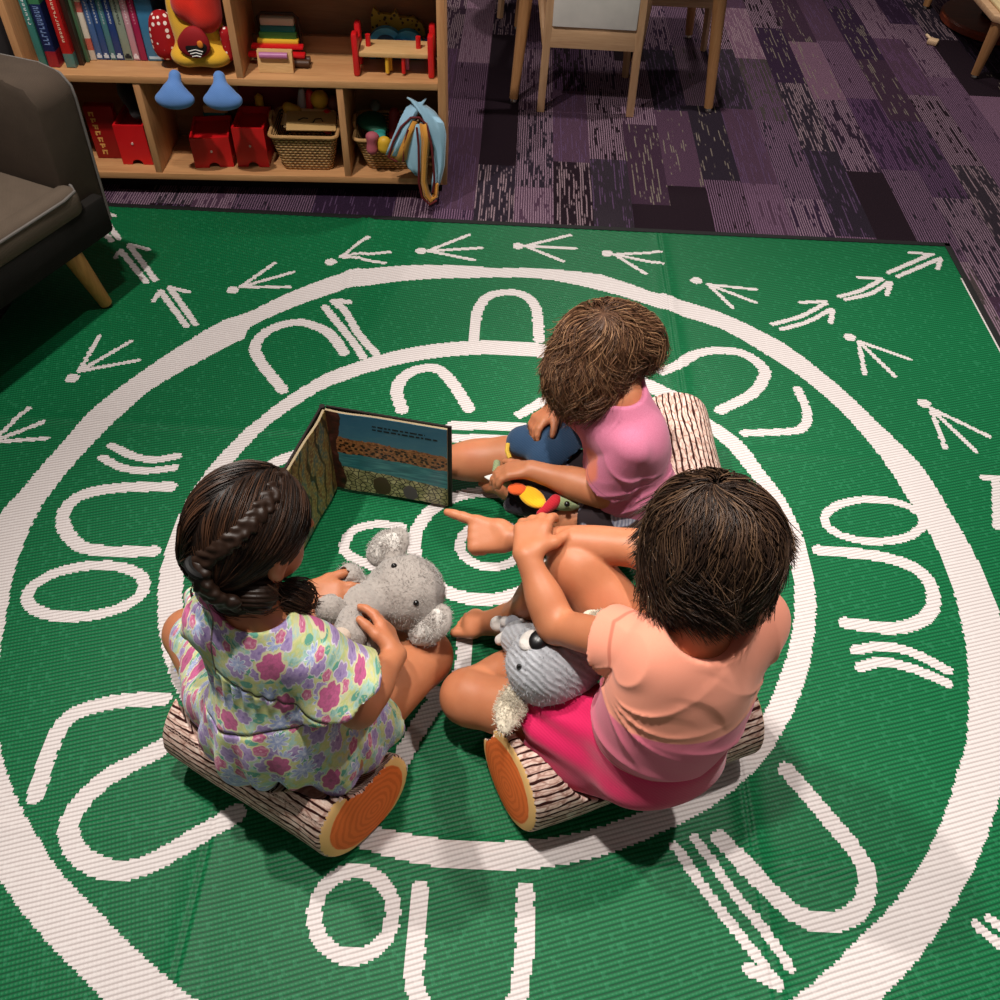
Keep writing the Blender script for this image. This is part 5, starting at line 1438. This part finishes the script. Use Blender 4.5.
# ================================================================== plush toys
def plush_mat(name, c1, c2, rib=False):
    g = NT(name); o = g.coord()
    n = g.noise(o, 130, 4, .7); 
    c = g.mix(n, c1, c2)
    h = n
    if rib:
        w = g.n('TexWave', {'Vector': o, 'Scale': 38.0, 'Distortion': 3.0, 'Detail': 1.0}, wave_type='BANDS', bands_direction='DIAGONAL').outputs[1]
        c = g.mix(g.math('MULTIPLY', g.math('SUBTRACT', 1.0, w), .35), c, '6d6a70'); h = g.math('ADD', n, g.math('MULTIPLY', w, .6))
    g.bump(h, .6, .004)
    return g.fin(c, .95, .1, **{'Sheen Weight': .4})
def fuzz(name, prims, n, length, rad, mat, parent, c, keep=lambda p, d: p[:, 2] > -9, flow=None, seed=0, avoid=()):
    st = sample(prims, n, c, keep, seed)
    for q in avoid: st = st[field(flat(q), st) > length*1.2+.003]
    fl = flow or (lambda p: (p-c)/np.maximum(np.linalg.norm(p-c, axis=1, keepdims=True), 1e-4)+np.random.default_rng(seed).normal(size=p.shape)*.3)
    rg = np.random.default_rng(seed+1)
    e = .002
    g = np.stack([field(prims, st+np.eye(3)[i]*e)-field(prims, st-np.eye(3)[i]*e) for i in range(3)], -1); g /= np.maximum(np.linalg.norm(g, axis=1, keepdims=True), 1e-9)
    d = g*.8+rg.normal(size=st.shape)*.35+(fl(st)*.3 if flow else 0); d /= np.linalg.norm(d, axis=1, keepdims=True)
    bend = rg.normal(size=st.shape)*.4+A([0, 0, -.3])
    N = len(st); path = np.stack([st-g*.001, st+d*length*.5, st+(d+bend*.5)/np.linalg.norm(d+bend*.5, axis=1, keepdims=True)*length])
    T = np.gradient(path, axis=0); T /= np.maximum(np.linalg.norm(T, axis=2, keepdims=True), 1e-9)
    U = np.cross(T, A([.31, .52, .79])); U /= np.maximum(np.linalg.norm(U, axis=2, keepdims=True), 1e-9); Wv = np.cross(T, U)
    a = np.arange(3)*2*PI/3; pr = A([1, .8, .25])
    V = path[:, :, None]+(U[:, :, None]*np.cos(a)[None, None, :, None]+Wv[:, :, None]*np.sin(a)[None, None, :, None])*rad*pr[:, None, None, None]
    idx = np.arange(3*N*3).reshape(3, N, 3); F = np.stack([idx[:-1], np.roll(idx[:-1], -1, 2), np.roll(idx[1:], -1, 2), idx[1:]], -1).reshape(-1, 4)
    return tag(link(name, np_mesh(name, V.reshape(-1, 3), F), mat, parent), kind='stuff')
GREY = plush_mat('plush_grey', '8a817b', 'b3aaa3'); PALE = plush_mat('plush_pale', 'bdb5ae', 'dcd6d0'); BLK = plain('bead_black', '0c0b0b', .2, .6)
def plush_grey():
    t = thing('plush_koala', 'fluffy grey plush with big round ears held by the girl in the floral dress', 'soft toy', tuple(at(400, 600, .0)))
    hc = at(408, 592, .215)
    up = unit(at(432, 570, .24)-at(395, 605, .2)); face = unit(A([-.25, -.35, .9]))
    R = np.array([unit(np.cross(face, up)), face, up]); R[2] = np.cross(R[0], R[1])
    e1, e2 = at(388, 547, .235), at(430, 625, .205)
    B = [EL(hc, (.068, .060, .064), R, .02), EL(hc-up*.008+face*.02, (.05, .05, .048), R, .03)]
    body = [EL(at(357, 608, .24), (.050, .044, .044), frame(at(400, 590, .2)-at(340, 610, .17)), .02), RC(at(370, 600, .215), hc-(hc-at(370, 600, .215))*.4, .034, .04, .02)]
    blob('body', B+body, .0035, GREY, t, disp=lambda V, N: .0014*snoise(V, 120, 71), extra=avoiding(KIDS['floral'][:2]))
    fuzz('fur', B+body, 3000, .0045, .0004, GREY, t, hc, seed=71, avoid=KIDS['floral'][:2])
    for e, c in ((e1, .0), (e2, .0)):
        d = unit(e-hc); Er = np.array([unit(np.cross(d, face)), unit(face+A([0, -.5, .1])), d]); Er[0] = unit(np.cross(Er[1], Er[2])); Er[1] = np.cross(Er[2], Er[0])
        E = [EL(e, (.046, .018, .032), Er, .01), RC(hc+d*.04, e, .02, .02, .01)]
        o = blob('ear', E, .003, GREY, t, disp=lambda V, N: .0014*snoise(V, 150, 72), extra=avoiding(KIDS['floral'][:2]))
        E2 = [EL(e+Er[1]*.011, (.034, .010, .022), Er, .01)]
        blob('ear_lining', E2, .003, PALE, o, disp=lambda V, N: .0016*snoise(V, 150, 73))
        fuzz('ear_fur', E2, 700, .008, .0005, PALE, t, e, seed=75, avoid=KIDS['floral'][:2]); fuzz('fur', E, 800, .005, .0004, GREY, t, e, seed=76, avoid=KIDS['floral'][:2])
    for px, py in ((394, 566), (416, 603)):
        p = at(px, py, .27); d = unit(A([0, 0, CAMH])-p)
        # slide the bead along the line of sight down to the fur
        q = p.copy()
        for _ in range(60): q = q-unit(A([0, 0, CAMH])-q)*max(min(field(B+body, q[None])[0], .02), -.02)*.8
        blob('eye', [EL(q, (.0055,)*3)], .0015, BLK, t)
    limbs = [(at(360, 590, .235), at(350, 576, .26), .020, .024), (at(345, 610, .25), at(330, 608, .265), .023, .026), (at(352, 618, .255), at(350, 634, .285), .024, .027), (at(370, 620, .25), at(375, 641, .26), .020, .022)]
    for i, (p, q, r0, r1) in enumerate(limbs):
        o = blob('limb', [RC(p, q, r0, r1)], .003, GREY, t, disp=lambda V, N: .0014*snoise(V, 140, 77+i), extra=avoiding(KIDS['floral'][:2]))
        fuzz('limb_fur', [RC(p, q, r0, r1)], 420, .004, .0004, GREY, o, q, seed=80+i, avoid=KIDS['floral'][:2])
        if i == 2: blob('foot_pad', [EL(q+A([-.008, -.012, .016]), (.016, .014, .012))], .002, plush_mat('pad', 'b09c8c', 'c8b6a6'), o)
plush_grey()
def plush_ribbed():
    t = thing('plush_koala', 'ribbed grey plush koala with black nose in the lap of the coral shirt girl', 'soft toy', tuple(at(555, 650, .0)))
    hc = at(558, 661, .262); nose_p = at(538, 640, .27)
    RIB = plush_mat('plush_ribbed_grey', '989aa0', 'c2c3c8', True); CREAM = plush_mat('plush_cream', 'c9bca6', 'e2d8c4')
    ax = unit(at(597, 640, .22)-at(515, 668, .215)); up = unit(A([0, -.2, 1])-np.dot(A([0, -.2, 1]), ax)*ax); R = np.array([ax, np.cross(up, ax), up])
    B = [EL(hc, (.078, .066, .060), R, .02), EL(hc-ax*.03, (.05, .053, .052), R, .03)]
    blob('body', B+[RC(at(520, 640, .17), hc, .035, .04, .02)], .0035, RIB, t, disp=lambda V, N: .0012*snoise(V, 110, 91), extra=avoiding(KIDS['coral'][:3]))
    fuzz('fur', B, 1600, .005, .0005, RIB, t, hc, seed=91, avoid=KIDS['coral'][:3])
    def drop(px, py):
        q = at(px, py, .32)
        for _ in range(60): q = q-unit(A([0, 0, CAMH])-q)*max(min(field(B, q[None])[0], .02), -.02)*.8
        return q
    q = drop(539, 640); n_ = unit(A([-.5, .5, .6])); blob('nose', [EL(q, (.016, .019, .011), frame((.5, .5, .1)), .01)], .002, plain('nose_black', '0d0c0d', .35, .5), t)
    blob('muzzle_trim', [EL(q+A([-.012, .002, -.006]), (.017, .021, .010), frame((.5, .5, .1)))], .002, PALE, t, extra=avoiding(KIDS['coral'][:3]))
    blob('eye', [EL(drop(519, 667), (.0045, .0045, .007))], .0014, BLK, t)
    for px, py, z, a, r in ((511, 706, .225, (.30, 1.0, .1), (.022, .050, .012)), (602, 622, .345, (1, -.5, .2), (.022, .034, .012))):
        e = at(px, py, z); E = [EL(e, r, frame(a), .01)]
        o = blob('ear', E, .003, CREAM, t, disp=lambda V, N: .0014*snoise(V, 150, 93), extra=avoiding(KIDS['coral'][:3]))
        fuzz('ear_fringe', E, 1300, .007, .0006, CREAM, o, e, seed=int(px), avoid=KIDS['coral'][:3])
    LM = plush_mat('plush_limb', '75767e', '9a9ba2')
    for p, q2, r in ((at(528, 645, .17), at(508, 628, .13), .018), (at(530, 640, .185), at(516, 640, .155), .020), (at(535, 635, .19), at(512, 622, .165), .014)):
        o = blob('limb', [RC(p, q2, r, r*.95)], .003, LM, t, disp=lambda V, N: .001*snoise(V, 140, 95), extra=avoiding(KIDS['coral'][:3]))
    blob('paw', [EL(at(499, 624, .125), (.017, .016, .015))], .0025, PALE, t, extra=avoiding(KIDS['coral'][:3])); blob('paw', [RC(at(500, 640, .15), at(524, 622, .18), .010, .009)], .0025, PALE, t, extra=avoiding(KIDS['coral'][:3]))
    blob('paw', [EL(at(506, 622, .15), (.012, .012, .011))], .0025, plush_mat('paw_grey', 'a09a98', 'c0bab6'), t, extra=avoiding(KIDS['coral'][:3]))
plush_ribbed()
def bird_toy():
    t = thing('plush_bird_toy', 'small soft bird toy with yellow wing and pale green head under the toddler arm', 'soft toy', tuple(at(540, 500, 0)))
    blk = fabric('bird_black', '15121a', '262029', .9, 500); sage = fabric('bird_sage', '7d8a62', '9aa57c', .9, 500)
    body = blob('body', [RC(at(520, 486, .155), at(558, 503, .165), .026, .026, .02), RC(at(512, 505, .13), at(556, 512, .14), .018, .02, .02)], .0035, blk, t, extra=avoiding(KIDS['toddler'][:3]))
    hd = [EL(at(571, 501, .185), (.044, .020, .020), frame((-.2, 1, 0)), .015)]
    o = blob('head', hd, .003, sage, t, extra=avoiding(KIDS['toddler'][:3]))
    blob('eye', [EL(at(567, 504, .206), (.006,)*3)], .0015, BLK, t)
    blob('wing', [EL(at(532, 497, .185), (.034, .022, .010), np.array([unit(at(540, 506, .185)-at(518, 487, .185)), unit(np.cross((0, 0, 1), at(540, 506, .185)-at(518, 487, .185))), A([0, 0, 1.])]), .01)], .0025, fabric('bird_yellow', 'e0a010', 'f2bc2a', .9, 500), t, extra=avoiding(KIDS['toddler'][:3]))
    blob('wing_patch', [EL(at(517, 489, .190), (.020, .016, .008), None, .01)], .0025, fabric('bird_orange', 'd9501f', 'ea6a33', .9, 500), t, extra=avoiding(KIDS['toddler'][:3]))
    blob('beak', [RC(at(556, 501, .19), at(540, 514, .175), .014, .008, .0)], .0025, fabric('bird_red', 'a01220', 'bd2030', .8, 500), t, extra=avoiding(KIDS['toddler'][:3]))
    b = MB(); b.tube([at(497, 462, .185), at(496, 470, .185), at(500, 478, .18), at(510, 486, .17)], [.007, .008, .008, .008], 10).build('tail_loop', sage, t)
    b = MB(); p = at(491, 477, .175); b.box((-.010, -.010, -.001), (.010, .012, .001), 0, Matrix.Translation(p) @ Matrix.Rotation(.5, 4, 'Z') @ Matrix.Rotation(-.5, 4, 'X')); b.build('care_tag', plain('tag_white', 'e4e0dc', .7), t)
bird_toy()
def pouch():
    t = thing('cloth_pouch', 'dark blue cloth pouch with yellow edge in the toddler lap', 'pouch', tuple(at(548, 445, 0)))
    P = [EL(at(556, 449, .165), (.070, .062, .038), frame((-.7, .7, 0)), .03), RC(at(522, 440, .165), at(560, 432, .16), .03, .035, .03), EL(at(520, 444, .165), (.026, .026, .018), None, .02)]
    blob('pouch_body', P, .0035, fabric('pouch_blue', '243a55', '34506f', .9, 500), t, disp=lambda V, N: .002*snoise(V, 28, 97), extra=avoiding(KIDS['toddler'][:3]))
    MB().tube([at(508, 444, .172), at(507, 451, .168), at(510, 458, .162)], .005, 8).build('edge_trim', plain('trim_yellow', 'd9b03f', .7), t)
pouch()

# ================================================================== picture book standing open
def page_right():
    g = NT('page_river'); u = g.attr('pat'); sp = g.n('SeparateXYZ', {0: u}).outputs; x, y = sp[0], sp[1]
    nz = lambda s, d=3: g.math('SUBTRACT', g.noise(u, s, d), .5)
    sky = g.ramp(g.math('ADD', y, g.math('MULTIPLY', nz(9), .25)), [(.5, '4a7c86'), (.75, '40748e'), (1.0, '336684')])
    sky = g.mix(g.math('MULTIPLY', g.step(g.noise(g.scalev(u, 4, 14, 1), 2, 3), .5, .7), .25), sky, '5a8490')
    # tree covered far bank
    by = g.math('ADD', g.math('MULTIPLY_ADD', x, -.05, .64), g.math('MULTIPLY', nz(13), .10))
    bank = g.ramp(g.noise(u, 36, 4, .7), [(.35, '5a3322'), (.5, '9a6038'), (.65, 'bf8650')])
    c = g.mix(g.math('LESS_THAN', y, g.math('ADD', by, .06)), sky, bank)
    dots = g.vor(u, 24, dim='2D').outputs['Distance']
    c = g.mix(g.math('MULTIPLY', g.math('LESS_THAN', y, g.math('ADD', by, .02)), g.math('LESS_THAN', dots, .32)), c, '2b1710')
    # river
    ry = g.math('ADD', g.math('MULTIPLY_ADD', x, -.03, .505), g.math('MULTIPLY', nz(5), .06))
    riv = g.ramp(g.noise(g.scalev(u, 2.2, 15, 1), 2.5, 3), [(.3, '2c6470'), (.5, '377a84'), (.7, '559a9c')])
    c = g.mix(g.math('LESS_THAN', y, ry), c, riv)
    # near bank of pale leaves with dark outlines
    py = g.math('ADD', g.math('MULTIPLY_ADD', x, -.09, .335), g.math('MULTIPLY', nz(7), .06))
    v = g.vor(u, 21, 'DISTANCE_TO_EDGE', '2D').outputs[0]
    leaf = g.mix(g.step(v, .05, .12), '2a2016', g.ramp(g.noise(u, 16, 2), [(.4, '8a8258'), (.55, 'b0a678'), (.7, 'cfc294')]))
    for cx, cy, r, hx in ((.42, .13, .075, '4a3020'), (.66, .10, .06, '5f5058')):
        dd = g.vmath('LENGTH', g.scalev(g.vmath('SUBTRACT', u, (cx, cy, 0)), 1.0, .62, 0))
        leaf = g.mix(g.math('LESS_THAN', g.math('ADD', dd, g.math('MULTIPLY', nz(12), .03)), r), leaf, hx)
    c = g.mix(g.math('LESS_THAN', y, py), c, leaf)
    # dark red rock and trunk beside the fold
    ed = g.math('ADD', g.math('MULTIPLY', nz(6), .10), g.math('MULTIPLY_ADD', g.math('SINE', g.math('MULTIPLY', y, 9.0)), .025, .10))
    c = g.mix(g.math('LESS_THAN', x, ed), c, g.ramp(g.noise(u, 12, 4), [(.35, '1f1614'), (.55, '4a241c'), (.7, '6e4038')]))
    return g.fin(c, .35, .4)
def page_left():
    g = NT('page_forest'); u = g.attr('pat')
    n = g.noise(g.scalev(u, 6, 2.4, 1), 1.6, 4, .65, dist=1.2)
    c = g.ramp(n, [(.25, '3a3024'), (.4, '7a5030'), (.5, '8d7640'), (.6, '426464'), (.72, '9a7460')])
    v = g.vor(u, 26, dim='2D'); c = g.mix(g.math('MULTIPLY', g.math('LESS_THAN', v.outputs['Distance'], .28), .8), c, 'a59058')
    w = g.n('TexWave', {'Vector': u, 'Scale': 2.2, 'Distortion': 9.0, 'Detail': 2.0}).outputs[1]
    c = g.mix(g.math('MULTIPLY', g.step(w, .86, .95), .8), c, '1a1512')
    return g.fin(c, .35, .4)
def picture_book():
    t = thing('picture_book', 'large open picture book with river painting standing upright on the mat', 'book', (-.373, 1.352, .0))
    sp0 = A([-.373, 1.352, .014]); H_ = .236
    eR = A([-.106, 1.306, .014]); eL = A([-.432, 1.085, .014])
    cov = plain('book_cover_dark', '1d1412', .5); pg = plain('page_paper', '9c8a6c', .7)
    for nm, e, mt, sgn in (('right_page', eR, page_right(), 1), ('left_page', eL, page_left(), -1)):
        d = e-sp0; Lg = np.linalg.norm(d); d = d/Lg; n = np.cross((0, 0, 1), d)*(-1 if sgn > 0 else 1)   # n faces the readers
        lean = -n*.003
        N = 16
        def pt(s, z, o): return sp0+d*s+A([0, 0, z])+lean*(z/H_)+n*o
        def sheet(name, o0, th, m, inset, bow, pat=False, parent=t):
            b = bmesh.new(); rows = []
            for i in range(N+1):
                f = i/N; s = .004+(Lg-inset-.004)*f; bo = o0+bow*math.exp(-((f-.16)/.16)**2)
                rows.append([[b.verts.new(pt(s, z, bo+k*th)) for k in (0, 1)] for z in (inset*.5, H_-inset*.5)])
            for i in range(N):
                A0, A1, B0, B1 = rows[i][0], rows[i][1], rows[i+1][0], rows[i+1][1]
                for q in ((A0[1], B0[1], B1[1], A1[1]), (A0[0], A1[0], B1[0], B0[0]), (A0[0], B0[0], B0[1], A0[1]), (A1[0], A1[1], B1[1], B1[0])): b.faces.new(q)
            b.faces.new((rows[0][0][0], rows[0][0][1], rows[0][1][1], rows[0][1][0])); b.faces.new((rows[N][0][0], rows[N][1][0], rows[N][1][1], rows[N][0][1]))
            bmesh.ops.recalc_face_normals(b, faces=b.faces)
            me = bpy.data.meshes.new(name); b.to_mesh(me); b.free()
            V = np.array([v.co[:] for v in me.vertices])
            set_attr(me, 'pat', np.stack([((V-sp0)@d)/Lg, (V[:, 2]-sp0[2])/H_, 0*V[:, 0]], 1))
            return link(name, me, m, parent, smooth=False)
        sheet('cover_board', -.004, .004, cov, 0, 0)
        sheet('page_block', .0005, .005, pg, .008, .004)
        o = sheet(nm, .0060, .0006, mt, .008, .004)
        if sgn > 0:
            inkm = plain('text_ink', '141a20', .6); b = MB(); r = random.Random(3)
            for row, (z, x0, x1) in enumerate(((.208, .24, .80), (.199, .17, .90))):
                x = x0
                while x < x1:
                    w = r.uniform(.018, .055)
                    P0 = [pt(x*Lg, z-.0028, .0068), pt(min(x+w, x1)*Lg, z-.0028, .0068), pt(min(x+w, x1)*Lg, z+.0012, .0068), pt(x*Lg, z+.0012, .0068)]
                    P1 = [p+n*.0004 for p in P0]
                    lo = [b.b.verts.new(p) for p in P0]; hi = [b.b.verts.new(p) for p in P1]
                    b.b.faces.new(hi); b.b.faces.new(lo[::-1])
                    for k in range(4): b.b.faces.new((lo[k], lo[(k+1) % 4], hi[(k+1) % 4], hi[k]))
                    x += w+.012
            b.build('text_lines', inkm, o)
    MB().tube([sp0+A([-.003, .003, .0]), sp0+A([-.003, .003, H_])], .006, 10).build('spine', cov, t)
picture_book()
